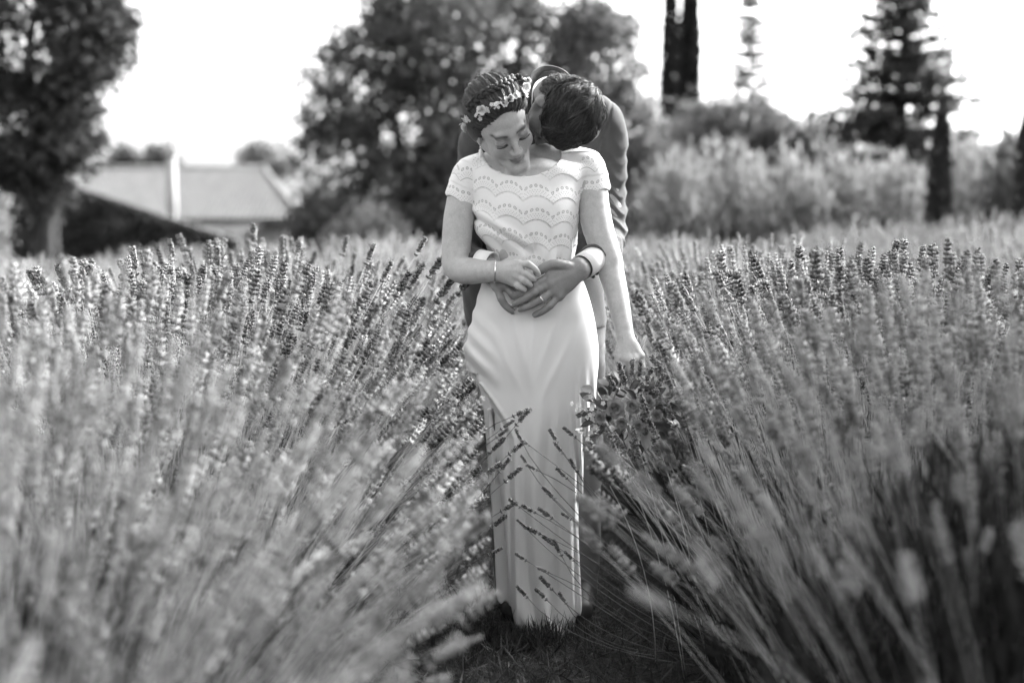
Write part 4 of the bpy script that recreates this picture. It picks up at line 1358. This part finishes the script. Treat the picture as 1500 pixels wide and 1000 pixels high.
fg = [[mc[0], P(734, 437, 3.903), P(741, 448, 3.906), P(751, 456, 3.915)], [mc[1], P(750, 430, 3.905), P(760, 437, 3.912), P(770, 441, 3.92)], [mc[2], P(764, 422, 3.91), P(776, 428, 3.918), P(786, 430, 3.925)]]
hand(F, WR, mc, fg, .025, .0145, .0105, .0088)
TIPS.append((fg[0][-1], fg[0][-1] - fg[0][-2]))
# legs and feet
for px in (752, 846):
    chain(F, [P(px, 510, 4.31), P(px, 690, 4.30), P(px, 850, 4.31)], [.085, .06, .045], .03, 9)
    a = P(px, 850, 4.31); a[2] = .05
    chain(F, [P(px, 850, 4.31), a, a + V3([0, -.09, -.015]), a + V3([0, -.17, -.02])], [.045, .042, .035, .026], .015, 8)
skin_mesh('body', F, lambda p: head_tone(p, GH, .23, .17, .03, .02), 'skin', groom, .4)
del F
for tip, dv in TIPS:                                     # finger nails
    d = unit(dv); c = tip + d * .003 + V3([0, -.0082, .002])
    sd_ = unit(np.cross(d, V3([0, -1, .1]))); up_ = np.cross(sd_, d); up_ = up_ if up_[1] < 0 else -up_
    g = [(a, b_) for a in np.linspace(-1, 1, 5) for b_ in np.linspace(-1, 1, 5)]
    vv = V3([c + sd_ * (.0048 * a * math.sqrt(max(0, 1 - .35 * b_ * b_))) + d * (.0062 * b_) + up_ * (.0012 - .0022 * a * a - .0008 * b_ * b_) for a, b_ in g])
    q = [[i * 5 + j, i * 5 + j + 1, (i + 1) * 5 + j + 1, (i + 1) * 5 + j] for i in range(4) for j in range(4)]
    link('fingernail', mesh_np('fingernail', vv - V3(groom.location), q, None, True), 'nail', groom)
# ring on his ring finger
rc = P(793.5, 438.2, 3.8785); rd = unit(P(778, 447, 3.886) - P(811, 425, 3.892))
a = unit(np.cross(rd, V3([0, 0, 1.0]))); b_ = np.cross(a, rd); an = np.linspace(0, 2 * math.pi, 28)
mb = MB(); mb.tube(rc + .0122 * (np.cos(an)[:, None] * a + np.sin(an)[:, None] * b_), .0018, 8, False)
link('wedding_ring', mb.mesh('wedding_ring', V3(groom.location), True), 'metal_gold', groom, label='plain bright ring')

# ---- jacket
JT = [(106, 790, 830, 4.17, .03), (118, 776, 848, 4.18, .055), (132, 756, 872, 4.20, .08), (146, 728, 896, 4.225, .10), (160, 706, 908, 4.245, .115), (180, 694, 909, 4.265, .125), (220, 692, 902, 4.285, .132), (300, 700, 888, 4.295, .125),
      (370, 694, 880, 4.295, .12), (420, 678, 884, 4.30, .125), (450, 676, 888, 4.305, .13), (474, 680, 889, 4.31, .132), (480, 684, 886, 4.31, .128)]
def jfold(X, Y, Z, th):
    return .004 * np.sin(th * 6 + Z * 9) + .003 * np.sin(Z * 38 + X * 30) * sstep(np.abs(X - .1), .08, .2) + .004 * np.sin(th * 11 + Z * 4) * sstep(-Z, -1.0, -.85)
F = Field((-.24, 3.90, .84), (.42, 4.50, 1.62), .0034)
F.add(loft(smooth_rows(JT, 4.28, 70), jfold), 0)
def sleeve(pts, rad):
    C = catmull(pts, 26); rr = np.interp(np.linspace(0, len(rad) - 1, 26), np.arange(len(rad)), rad)
    for i in range(25):
        F.add(cone(C[i], C[i + 1], rr[i], rr[i + 1]), .025 if i < 4 else .006)
sleeve([P(880, 182, 4.26), P(891, 225, 4.275), P(892, 290, 4.27), P(893, 345, 4.21), P(886, 366, 4.09), P(868, 381, 3.965)], [.062, .054, .050, .048, .045, .0415])
sleeve([P(712, 195, 4.26), P(698, 240, 4.275), P(687, 310, 4.26), P(680, 368, 4.19), P(690, 384, 4.08), P(707, 388, 3.985)], [.062, .056, .052, .049, .045, .0415])
def crease(X, Y, Z):
    s = sstep(X, .245, .275) + sstep(-X, .06, .10)
    # sharp-ridged folds stacked towards the elbow
    p1 = Z * 1.0 + .35 * (X - .25) + .012 * np.sin(X * 60 + Y * 30)
    w = np.abs(((p1 * 21) % 1.0) - .5) * 2
    amp = .0085 * np.exp(-((Z - 1.16) / .10) ** 2) + .005 * np.exp(-((Z - 1.30) / .10) ** 2)
    return amp * (w ** 1.6 - .5) * np.clip(s, 0, 1) + .0012 * np.sin(Z * 70 + X * 90 + 5 * np.sin(Y * 20)) - .0035 * np.exp(-((X - .278 + .22 * (1.46 - Z)) / .005) ** 2) * sstep(Z, 1.28, 1.34) * (Y < 4.3)
for a_, e_ in ((P(886, 366, 4.09), P(868, 381, 3.965)), (P(690, 384, 4.08), P(707, 388, 3.985))):
    n_s = unit(e_ - a_)
    F.cut(((lambda X, Y, Z, n_s=n_s, e_=e_: np.maximum(-((X - e_[0]) * n_s[0] + (Y - e_[1]) * n_s[1] + (Z - e_[2]) * n_s[2]), np.sqrt((X - e_[0]) ** 2 + (Y - e_[1]) ** 2 + (Z - e_[2]) ** 2) - .075)), e_ - .08, e_ + .08), .004)
F.warp(crease)
jk = skin_mesh('jacket', F, None, 'suit_cloth', groom, .4, label='grey suit jacket creased at the elbow')
del F
# jacket collar standing away from the neck, shirt collar inside it
def collar(path, h, thick, lean, mat, name, parent, **kw):
    C = catmull(path, 40); n = 40
    T = unit(np.gradient(C, axis=0)); cen = C.mean(0)
    out = unit(C - cen); up = unit(V3(lean))
    vs = []
    for i in range(n):
        e = .35 + .65 * math.sin(math.pi * (i + .5) / n) ** .6
        o = out[i]
        vs += [C[i] - up * h * e * .5, C[i] + up * h * e * .5 + o * thick * .8, C[i] + up * (h * e * .5 - thick * .3) + o * thick * 2.2, C[i] - up * h * e * .5 + o * thick * 2.6]
    q = [[i * 4 + k, i * 4 + (k + 1) % 4, (i + 1) * 4 + (k + 1) % 4, (i + 1) * 4 + k] for i in range(n - 1) for k in range(4)]
    o_ = link(name, mesh_np(name, V3(vs) - V3(groom.location), q + [[0, 1, 2, 3], [4 * n - 1, 4 * n - 2, 4 * n - 3, 4 * n - 4]], None, True), mat, parent, **kw)
    return o_
cp = [P(776, 148, 4.06), P(777, 130, 4.09), P(783, 117, 4.12), P(797, 109, 4.15), P(815, 110, 4.15), P(830, 118, 4.12), P(842, 132, 4.08)]
collar(cp, .045, .004, (0, -.45, .9), 'suit_cloth', 'collar', jk)
cp2 = [P(781, 150, 4.05), P(782, 138, 4.07), P(788, 128, 4.10), P(800, 122, 4.12), P(815, 122, 4.12), P(826, 128, 4.10), P(836, 138, 4.06)]
collar([p + V3([0, -.012, -.004]) for p in cp2], .04, .003, (0, -.5, .85), 'shirt', 'shirt_collar', groom)
cp3 = [p * .97 + V3(cp[3]) * .03 + V3([0, -.004, -.004]) for p in cp]
# cuffs
for c0, c1 in ((P(872, 378, 3.975), P(853, 391, 3.927)), (P(702, 384, 3.975), P(721, 388, 3.95))):
    vv, q = band(c0, c1, (.036, .0365), (.033, .0335))
    link('shirt_cuff', mesh_np('shirt_cuff', vv - V3(groom.location), q, None, True), 'shirt', groom)
# sleeve buttons
for i in range(3):
    c = P(869 + i * 5, 405 - i * 5, 3.965 + i * .012)
    mb = MB(); mb.tube([c + V3([0, .003, 0]), c - V3([0, .003, 0])], [.006, .0055], 12); link('button', mb.mesh('button', V3(groom.location), True), 'lining', jk)
# ---- trousers and shoes
F = Field((-.12, 4.12, -.01), (.33, 4.50, .95), .004)
for px in (752, 848):
    C = [P(px, 470, 4.31), P(px, 600, 4.305), P(px, 720, 4.30), P(px, 860, 4.32)]
    chain(F, C, [.082, .076, .068, .06], .03, 14)
F.warp(lambda X, Y, Z: .003 * np.sin(Z * 26 + X * 20 + Y * 30))
MATS['trouser_cloth'] = plain_mat('trouser_cloth', .14, .19, 400, .85, .15, .002)
skin_mesh('trousers', F, None, 'trouser_cloth', groom, .15, label='paler grey trousers')
del F
for px in (752, 848):
    a = P(px, 860, 4.31); a[2] = .045
    F = Field(a - V3([.08, .26, .06]), a + V3([.08, .1, .1]), .004)
    chain(F, [a + V3([0, .03, .01]), a + V3([0, -.08, -.002]), a + V3([0, -.19, -.012])], [.048, .045, .034], .01, 7)
    skin_mesh('shoe', F, None, 'lining', groom, .2)

# ---- hair of the groom
GC, GR = (0, -.017, .042), (.0785, .099, .084)
F = Field(GH.O - .17, GH.O + .17, .0032)
F.add(GH.ell(GC, GR), 0)
def gcut(X, Y, Z):
    x, y, z = X - GH.O[0], Y - GH.O[1], Z - GH.O[2]
    q = [(x * GH.B[0, i] + y * GH.B[1, i] + z * GH.B[2, i]) / GH.s for i in range(3)]
    line = np.where(q[2] > .0, .030 + .55 * q[2], .03 + .75 * q[2])
    return -(q[1] - line) * .8
F.add(GH.ell((0, -.050, -.045), (.066, .055, .078)), .02)
F.cut((gcut, GH.O - .2, GH.O + .2), .02)
for s in (-1, 1):
    F.cut(GH.ell((s * .085, .004, -.012), (.022, .020, .034)), .006)
ghair = skin_mesh('hair', F, lambda p: .2 + 0 * p[:, 0], 'hair', groom, label='short dark tousled hair')
del F
r = np.random.default_rng(510)
N = 9000
d = unit(r.normal(size=(N, 3)) + V3([0, -.1, .45]))
p0 = surf_dir(GH, GC, GR, d)
ok = (p0[:, 1] < np.where(p0[:, 2] > 0, .032 + .55 * p0[:, 2], .03 + 1.1 * p0[:, 2]))
ok &= ~((np.abs(p0[:, 0]) > .055) & (np.abs(p0[:, 1] - .004) < .02) & (p0[:, 2] < .02))
p0, d = p0[ok], d[ok]; N = len(p0)
p0 = p0 + d * (.005 * np.sin(p0[:, 0] * 95 + 1) * np.sin(p0[:, 1] * 80 + p0[:, 2] * 50) + .003 * np.sin(p0[:, 2] * 140 + p0[:, 0] * 60))[:, None]
# combed outwards from the crown whorl and forwards, in locks
wh = V3([.02, -.13, .045]); tt = p0 - wh; tt = tt - d * (tt * d).sum(1, keepdims=True)
lock = np.stack([np.sin(p0[:, 0] * 130 + p0[:, 2] * 70), np.sin(p0[:, 1] * 120 + 2), np.sin(p0[:, 2] * 110 + p0[:, 1] * 60)], 1)
tdir = unit(unit(tt) + .6 * lock + V3([0, .3, 0]) + r.normal(size=(N, 3)) * .12)
tdir = unit(tdir - d * (tdir * d).sum(1, keepdims=True))
L = r.uniform(.024, .05, N)[:, None] * np.clip(.55 + 5 * (p0[:, 2:3] + .04), .45, 1.1)
ww = np.linspace(0, 1, 6)
cu = unit(np.cross(tdir, d)) * np.sign(np.sin(p0[:, 0] * 90 + p0[:, 1] * 80))[:, None]
pl = p0[:, None] + tdir[:, None] * (L * ww[None])[..., None] + d[:, None] * (.001 + .0075 * np.sin(ww * 2.6)[None] * (L / .04) + r.uniform(0, .005, (N, 1)))[..., None] + cu[:, None] * ((L * .28) * (ww ** 2)[None])[..., None] - d[:, None] * ((L ** 2 * 5) * (ww ** 2)[None])[..., None]
pw = GH.O + pl @ GH.B.T * GH.s
link('hair_strand', strands_mesh(pw, np.full(N, .00075), r, 'hair_strand', V3(groom.location)), 'hair', ghair, kind='stuff')
# hair running down the nape into the collar
N = 1500
d = unit(r.normal(size=(N, 3)) + V3([0, -1.0, -.2]))
p0 = surf_dir(GH, (0, -.050, -.045), (.066, .055, .078), d)
ok = (p0[:, 1] < .4 * p0[:, 2]); p0, d = p0[ok], d[ok]; N = len(p0)
td = unit(V3([0, -.1, -1]) + r.normal(size=(N, 3)) * .25); td = unit(td - d * (td * d).sum(1, keepdims=True))
L = r.uniform(.018, .035, N)[:, None]
pl = p0[:, None] + td[:, None] * (L * ww[None])[..., None] + d[:, None] * (.0015 + .003 * np.sin(ww * 2.6)[None] + 0 * L)[..., None]
link('nape_hair', strands_mesh(GH.O + pl @ GH.B.T * GH.s, np.full(N, .0009), r, 'nape_hair', V3(groom.location)), 'hair', ghair, kind='stuff')
# ------------------------------------------------------------------ flowers
leaf_mat('petal_white', .62, .82, .25, .6)
leaf_mat('petal_grey', .16, .36, .25, .6)
leaf_mat('bouquet_leaf', .04, .22, .25, .4, .5)
leaf_mat('silver_leaf', .3, .6, .25, .5)

def petal_grid(L, W, cup, curl, n=4):
    """petal along +z (outwards +x), base at the origin"""
    g = np.linspace(0, 1, n)
    vs = []
    for a in g:
        w = W * math.sin(math.pi * (.12 + .76 * a)) ** .7
        for b in np.linspace(-1, 1, n):
            x = cup * (1 - (a - .55) ** 2 * 2) - cup * .45 * b * b + curl * a ** 3
            vs.append((x, w * b, L * a))
    q = [[i * n + j, i * n + j + 1, (i + 1) * n + j + 1, (i + 1) * n + j] for i in range(n - 1) for j in range(n - 1)]
    return V3(vs), q

def rose(R, seed, layers=((3, .55, .25, .05), (5, .8, .5, .25), (6, 1.0, .75, .6))):
    r = np.random.default_rng(seed)
    mb = MB(); tone = []
    for li, (n, sz, open_, curl) in enumerate(layers):
        for k in range(n):
            v, q = petal_grid(R * 1.15 * sz, R * .62 * sz, R * .22, R * curl * .8)
            t = open_ * r.uniform(.8, 1.2) * 1.25
            x = v[:, 0] * math.cos(t) + v[:, 2] * math.sin(t); z = -v[:, 0] * math.sin(t) + v[:, 2] * math.cos(t)
            a = 2 * math.pi * (k + r.uniform(-.15, .15)) / n + li * .7
            mb.add(np.stack([x * math.cos(a) - v[:, 1] * math.sin(a), x * math.sin(a) + v[:, 1] * math.cos(a), z], 1), q)
            tone.append(np.full(len(v), np.clip(r.normal(.6, .2), 0, 1)))
    return mb.mesh('rose', smooth=True, attrs={'tone': np.concatenate(tone)})

def blossom(R, seed):
    """little open flower: five petals and a centre"""
    r = np.random.default_rng(seed)
    mb = MB(); tone = []
    for k in range(5):
        v, q = petal_grid(R, R * .42, R * .12, R * .1)
        t = 1.2
        x = v[:, 0] * math.cos(t) + v[:, 2] * math.sin(t); z = -v[:, 0] * math.sin(t) + v[:, 2] * math.cos(t)
        a = 2 * math.pi * k / 5 + r.uniform(-.1, .1)
        mb.add(np.stack([x * math.cos(a) - v[:, 1] * math.sin(a), x * math.sin(a) + v[:, 1] * math.cos(a), z], 1), q)
        tone.append(np.full(len(v), np.clip(r.normal(.75, .15), 0, 1)))
    mb.tube([(0, 0, 0), (0, 0, R * .22), (0, 0, R * .3)], [R * .18, R * .2, R * .05], 7); tone.append(np.zeros(len(mb.v[-1])))
    return mb.mesh('blossom', smooth=True, attrs={'tone': np.concatenate(tone)})

def leaf_blade(L, W, seed):
    r = np.random.default_rng(seed)
    vs, n, m = [], 8, 5
    for i in range(n):
        a = i / (n - 1); w = W * math.sin(math.pi * min(1, .06 + a * .93)) ** .8
        for b in np.linspace(-1, 1, m):
            vs.append((b * w, .25 * W * abs(b) - .25 * L * a * a * r.uniform(.9, 1.1), L * a))
    q = [[i * m + j, i * m + j + 1, (i + 1) * m + j + 1, (i + 1) * m + j] for i in range(n - 1) for j in range(m - 1)]
    return mesh_np('leaf', vs, q, None, True, {'tone': np.full(n * m, np.clip(r.normal(.5, .25), 0, 1))})

def aim(pos, direction, spin=0.0, s=1.0):
    qd = Vector(direction).to_track_quat('Z', 'Y')
    return Matrix.LocRotScale(Vector(pos), qd @ Matrix.Rotation(spin, 3, 'Z').to_quaternion(), Vector((s, s, s)))

def put(name, me, mat, parent, M, org, **kw):
    o = link(name, me, mat, parent, **kw)
    o.matrix_local = Matrix.Translation(-Vector(org)) @ M
    return o

# ---- wreath of small white flowers on the bride's hair
wp = [(681, 182), (683, 175), (697, 170), (710, 163), (727, 155), (737, 148), (747, 145), (755, 140), (764, 135), (770, 124), (772, 116)]
W = V3([ray_hit(x, y, BH, HC, HR, 1.05) for x, y in wp])
org = W.mean(0)
wreath = thing('flower_wreath', 'wreath of small white roses and blossoms on the woman\'s dark hair', 'flower wreath', org)
loc = (W - BH.O) @ BH.B
backL, backR = loc[0], loc[-1]
arc = []
for t in np.linspace(.12, .88, 7):
    d = unit((1 - t) * unit(backL - V3(HC)) + t * unit(backR - V3(HC)) + V3([0, -1.6 * math.sin(math.pi * t), -.25]))
    arc.append(surf_dir(BH, HC, V3(HR) * 1.04, d))
ring = np.concatenate([W, (BH.O + V3(arc) @ BH.B.T)[::-1], W[:1]])
mb = MB(); mb.tube(catmull(ring, 90) - org, .0022, 6, False)
link('band', mb.mesh('band', smooth=True, attrs={'tone': np.full(90 * 6, .3)}), 'bouquet_leaf', wreath)
R_ = [rose(.0108, 600 + i, ((3, .5, .15, 0), (4, .75, .3, .1), (5, .95, .45, .25), (5, 1.05, .62, .45))) for i in range(3)]; B_ = [blossom(.0072, 610 + i) for i in range(3)]; L_ = [leaf_blade(.016, .0042, 620 + i) for i in range(3)]
hc = BH.O + BH.B @ V3(HC)
r = np.random.default_rng(630)
spec = [(0, 'r', 1.0), (.5, 'b', .9), (1.15, 'r', .8), (2.0, 'b', .7), (2.9, 'r', 1.15), (3.35, 'b', .95), (3.75, 'b', .8), (4.3, 'b', .7), (5.0, 'b', 1.15), (5.3, 'b', 1.05), (5.9, 'r', .85), (6.5, 'b', .8), (7.0, 'r', .75), (7.5, 'b', .9), (7.9, 'r', 1.25), (8.25, 'b', 1.1), (8.6, 'r', 1.15), (9.0, 'b', 1.0), (9.5, 'r', 1.0), (9.9, 'b', 1.0), (2.4, 'b', .7), (8.1, 'b', .9)]
WC = catmull(W, 101)
for i, (t, kd, s) in enumerate(spec):
    c = WC[int(t * 10)] + r.normal(size=3) * .003
    nd = unit(c - hc) + r.normal(size=3) * .25
    put('rose' if kd == 'r' else 'blossom', (R_ if kd == 'r' else B_)[i % 3], 'petal_white', wreath, aim(c + unit(c - hc) * .003, nd, r.uniform(0, 6), s), org)
for i in range(40):
    c = WC[r.integers(0, 100)] + r.normal(size=3) * .0055
    put('blossom', B_[i % 3], 'petal_white', wreath, aim(c + unit(c - hc) * .005, unit(c - hc) + r.normal(size=3) * .5, r.uniform(0, 6), r.uniform(.6, 1.15)), org)
for i in range(30):
    c = WC[r.integers(0, 100)]
    put('leaf', L_[i % 3], 'silver_leaf' if i % 3 == 0 else 'bouquet_leaf', wreath, aim(c, unit(c - hc) * .6 + unit(r.normal(size=3)), r.uniform(0, 6), r.uniform(.7, 1.2)), org)

# ---- bouquet hanging from the bride's straight arm
grip = P(922, 535, 3.868)
head = P(925, 604, 3.835)
bq = thing('bouquet', 'loose bouquet of roses, leaves and lavender held head down in her straight arm', 'bouquet', grip)
r = np.random.default_rng(640)
mb = MB()
for i in range(14):
    a = r.normal(size=3) * V3([.008, .006, 0])
    e = head + r.normal(size=3) * V3([.05, .025, .02])
    mb.tube(catmull([P(927, 492, 3.885) + a * 2.0, grip + a, (grip + e) / 2 + a, e], 8) - grip, .0022, 5)
link('stem', mb.mesh('stem', attrs={'tone': np.full(sum(len(v) for v in mb.v), .4)}), 'lavender_stem', bq, kind='stuff')
LB = [leaf_blade(.050, .011, 650 + i) for i in range(4)]
LS = [leaf_blade(.05, .013, 660 + i) for i in range(2)]
for i in range(120):
    a = r.uniform(0, 2 * math.pi); rad = r.uniform(.15, 1) ** .6
    off = V3([math.cos(a) * .145 * rad, -.05 * math.sqrt(max(0, 1 - rad * rad)) + r.uniform(-.02, .04), math.sin(a) * .105 * rad])
    c = head + off * .75
    d = unit(off * V3([1, 1.2, 1]) + V3([0, -.03, -.02]) + r.normal(size=3) * .035)
    sil = i % 4 == 1
    put('leaf', LS[i % 2] if sil else LB[i % 4], 'silver_leaf' if sil else 'bouquet_leaf', bq, aim(c, d, r.uniform(0, 6.3), r.uniform(.65, 1.15)), grip)
for px, py, s in [(868, 574, 1.0), (890, 566, 1.0), (908, 560, .9), (985, 566, .8), (992, 578, .7), (858, 628, .8), (870, 585, .9)]:
    c = P(px, py, 3.80)
    put('leaf', LS[0], 'silver_leaf', bq, aim(c, unit(c - head) + V3([0, -.4, .1]), r.uniform(0, 6.3), s), grip)
RB = [rose(.020, 670), rose(.017, 671)]
for i, (px, py, s) in enumerate([(902, 598, 1.1), (927, 596, .95), (948, 590, .9), (911, 620, .8), (880, 612, .75), (962, 608, .8), (935, 625, .8)]):
    c = P(px, py, 3.752)
    put('rose', RB[i % 2], 'petal_grey', bq, aim(c, unit(c - head) + V3([0, -.9, 0]) + r.normal(size=3) * .2, r.uniform(0, 6), s), grip)
BB = [blossom(.009, 680), blossom(.007, 681)]
for i in range(64):
    side = i % 2
    c = P(r.normal(862 if side else 965, 12 if side else 26), r.normal(605 if side else 580, 18), r.normal(3.77, .015))
    put('blossom', BB[i % 2], 'petal_white' if side else 'petal_grey', bq, aim(c, unit(r.normal(size=3)) + V3([0, -.8, .2]), r.uniform(0, 6)), grip)
SPM = []
for k, (TV, TT, TO) in enumerate([spike_template(230 + i, True, 9) for i in range(4)]):
    me = mesh_np('flower_spike', TV, None, TT, attrs={'tone': TO}); me.materials.append(MATS['lavender_flower']); SPM.append(me)
for i, (px, py, dx, dz) in enumerate([(912, 560, -.2, 1), (925, 556, .05, 1), (935, 558, .1, 1), (918, 570, -.3, 1), (945, 566, .3, 1), (905, 575, -.5, .8), (874, 600, -.8, -.2), (955, 575, .5, .8), (940, 605, .2, -1), (928, 640, 0, -1)]):
    c = P(px, py, 3.775)
    put('lavender_sprig', SPM[i % 4], None, bq, aim(c, (dx, -.25, dz), 0, .055), grip)

# ------------------------------------------------------------------ single lavender stalks that can be told apart, on the bushes by the couple
def bush_matrix(o):
    return Matrix.LocRotScale(o.location, o.rotation_euler, o.scale)
def nearest_bush(side, y):
    return min(LAV[side], key=lambda o: abs(o.location.y - y))
leaf_mat('shaded_stem', .06, .2, .2, .6)  # darker stem copy: silhouette shade against the skirt is put into its colour
def single_stalk(bush, b0, b1, b2, L, k, r, rad=.001, stem='lavender_stem'):
    Mi = bush_matrix(bush).inverted()
    C = bezier(b0[None], b1[None], b2[None], 9)[0]
    mb = MB(); mb.tube([tuple(Mi @ Vector(p)) for p in C], np.linspace(rad * 1.2, rad * .8, 9) / bush.scale[0], 4)
    st = link('flower_stalk', mb.mesh('flower_stalk', attrs={'tone': np.full(sum(len(v) for v in mb.v), r.uniform(.25, .75))}), stem, bush)
    d = unit(C[-1] - C[-2])
    o = link('flower_spike', SPM[k % 4], None, st)
    o.matrix_local = Mi @ aim(C[-1] - d * L * .1, d, r.uniform(0, 6), L)
r = np.random.default_rng(700)
bushR, bushL = nearest_bush('R', 3.55), nearest_bush('L', 3.5)
bushR['label'] = 'lavender bush whose stalks cross the white skirt from the bouquet side'
bushL['label'] = 'lavender bush whose stalks reach the white skirt from the bent-arm side'
del bushR['group'], bushL['group']
tips = [(764, 645), (775, 652), (816, 647), (824, 663), (772, 680), (786, 688), (842, 640), (761, 742), (783, 750), (808, 758), (769, 772), (790, 781), (770, 820),
        (803, 838), (808, 862), (772, 874), (800, 877), (829, 883), (816, 800), (822, 812), (836, 760), (830, 700), (840, 820), (812, 730), (845, 690)]
for i, (px, py) in enumerate(tips):
    Y = r.uniform(3.62, 3.80)
    t = P(px, py, Y)
    run = (.22 + .6 * t[2]) * r.uniform(.7, 1.3)
    b0 = V3([t[0] + run * r.uniform(.9, 1.15), Y + r.uniform(-.12, .06), .03])
    el = math.radians(r.uniform(18, 74)); k_ = r.uniform(.14, .26)
    b1 = t - V3([-k_ * math.cos(el), 0, k_ * math.sin(el)]); b1[2] = max(b1[2], .04)
    single_stalk(bushR, b0, b1, t, r.uniform(.030, .052), i, r, .0011, 'shaded_stem')
tips = [(753, 609), (757, 621), (735, 628), (728, 640), (747, 664), (732, 690), (741, 704), (718, 662), (712, 695), (735, 748), (720, 772), (716, 812), (705, 722)]
for i, (px, py) in enumerate(tips):
    Y = r.uniform(3.60, 3.82)
    t = P(px, py, Y)
    run = (.22 + .65 * t[2]) * r.uniform(.7, 1.3)
    b0 = V3([t[0] - run * r.uniform(.9, 1.15), Y + r.uniform(-.12, .06), .03])
    el = math.radians(r.uniform(15, 60)); k_ = r.uniform(.14, .26)
    b1 = t - V3([k_ * math.cos(el), 0, k_ * math.sin(el)]); b1[2] = max(b1[2], .04)
    single_stalk(bushL, b0, b1, t, r.uniform(.036, .060), i, r, .0011, 'shaded_stem')
# stalks standing in front of the bouquet's lower edge
for i, (px, py) in enumerate([(898, 645), (915, 660), (934, 650), (950, 612), (962, 640), (975, 596), (988, 622), (1003, 600), (880, 672), (942, 678), (1012, 640), (968, 670), (905, 690), (1020, 585), (890, 705), (925, 700)]):
    t = P(px, py, r.uniform(3.52, 3.70))
    b0 = V3([t[0] + r.uniform(.12, .34), t[1] + r.uniform(-.08, .05), .03])
    single_stalk(bushR, b0, (b0 + t) / 2 + V3([r.uniform(.0, .07), 0, .02]), t, r.uniform(.05, .075), i, r)
# taller stalks standing clear above the others
for side, px, py, Y in [('L', 372, 358, 5.0), ('L', 254, 380, 4.6), ('L', 417, 370, 5.2), ('L', 412, 376, 5.1), ('L', 610, 372, 4.4), ('L', 502, 372, 5.0), ('L', 537, 385, 4.6), ('L', 200, 400, 4.2), ('L', 100, 425, 3.9), ('L', 118, 430, 3.9), ('L', 70, 437, 3.8), ('L', 320, 395, 4.6),
                        ('L', 636, 398, 4.3), ('L', 628, 405, 4.2), ('L', 655, 420, 4.1), ('L', 672, 430, 4.1), ('L', 600, 420, 4.1), ('L', 560, 410, 4.3), ('L', 580, 432, 4.0), ('L', 640, 440, 4.0),
                        ('R', 1140, 415, 4.4), ('R', 1072, 425, 4.2), ('R', 1265, 418, 4.4), ('R', 1325, 415, 4.4), ('R', 1360, 432, 4.2), ('R', 1278, 425, 4.3), ('R', 1180, 428, 4.2), ('R', 1000, 455, 4.0), ('R', 1015, 452, 4.0), ('R', 1110, 450, 4.0), ('R', 1240, 420, 4.3), ('R', 1200, 430, 4.1), ('R', 1450, 470, 3.9), ('R', 1400, 450, 4.1)]:
    t = P(px, py, Y); bu = nearest_bush(side, Y)
    b0 = V3([bu.location.x + .35 * (t[0] - bu.location.x), bu.location.y, .1])
    single_stalk(bu, b0, (b0 + t) / 2 + (t - b0) * V3([-.12, -.1, .06]), t, r.uniform(.06, .085), r.integers(0, 4), r, .0012)
# more stalks of the bushes beside the couple, each its own
for side in 'LR':
    for y in (3.0, 3.5, 4.05, 4.6, 5.1):
        bu = nearest_bush(side, y)
        b0, b1, b2 = bush_stalks(26, r, H=.99, tilt=46, spread=.45, pw=1.4)
        M = bush_matrix(bu)
        for i in range(26):
            w = [V3(M @ Vector(q)) for q in (b0[i], b1[i], b2[i])]
            if in_clear(V3([w[2], (w[1] + w[2]) / 2, w[1]])).any(): continue
            single_stalk(bu, w[0], w[1], w[2], r.uniform(.05, .08), i, r)
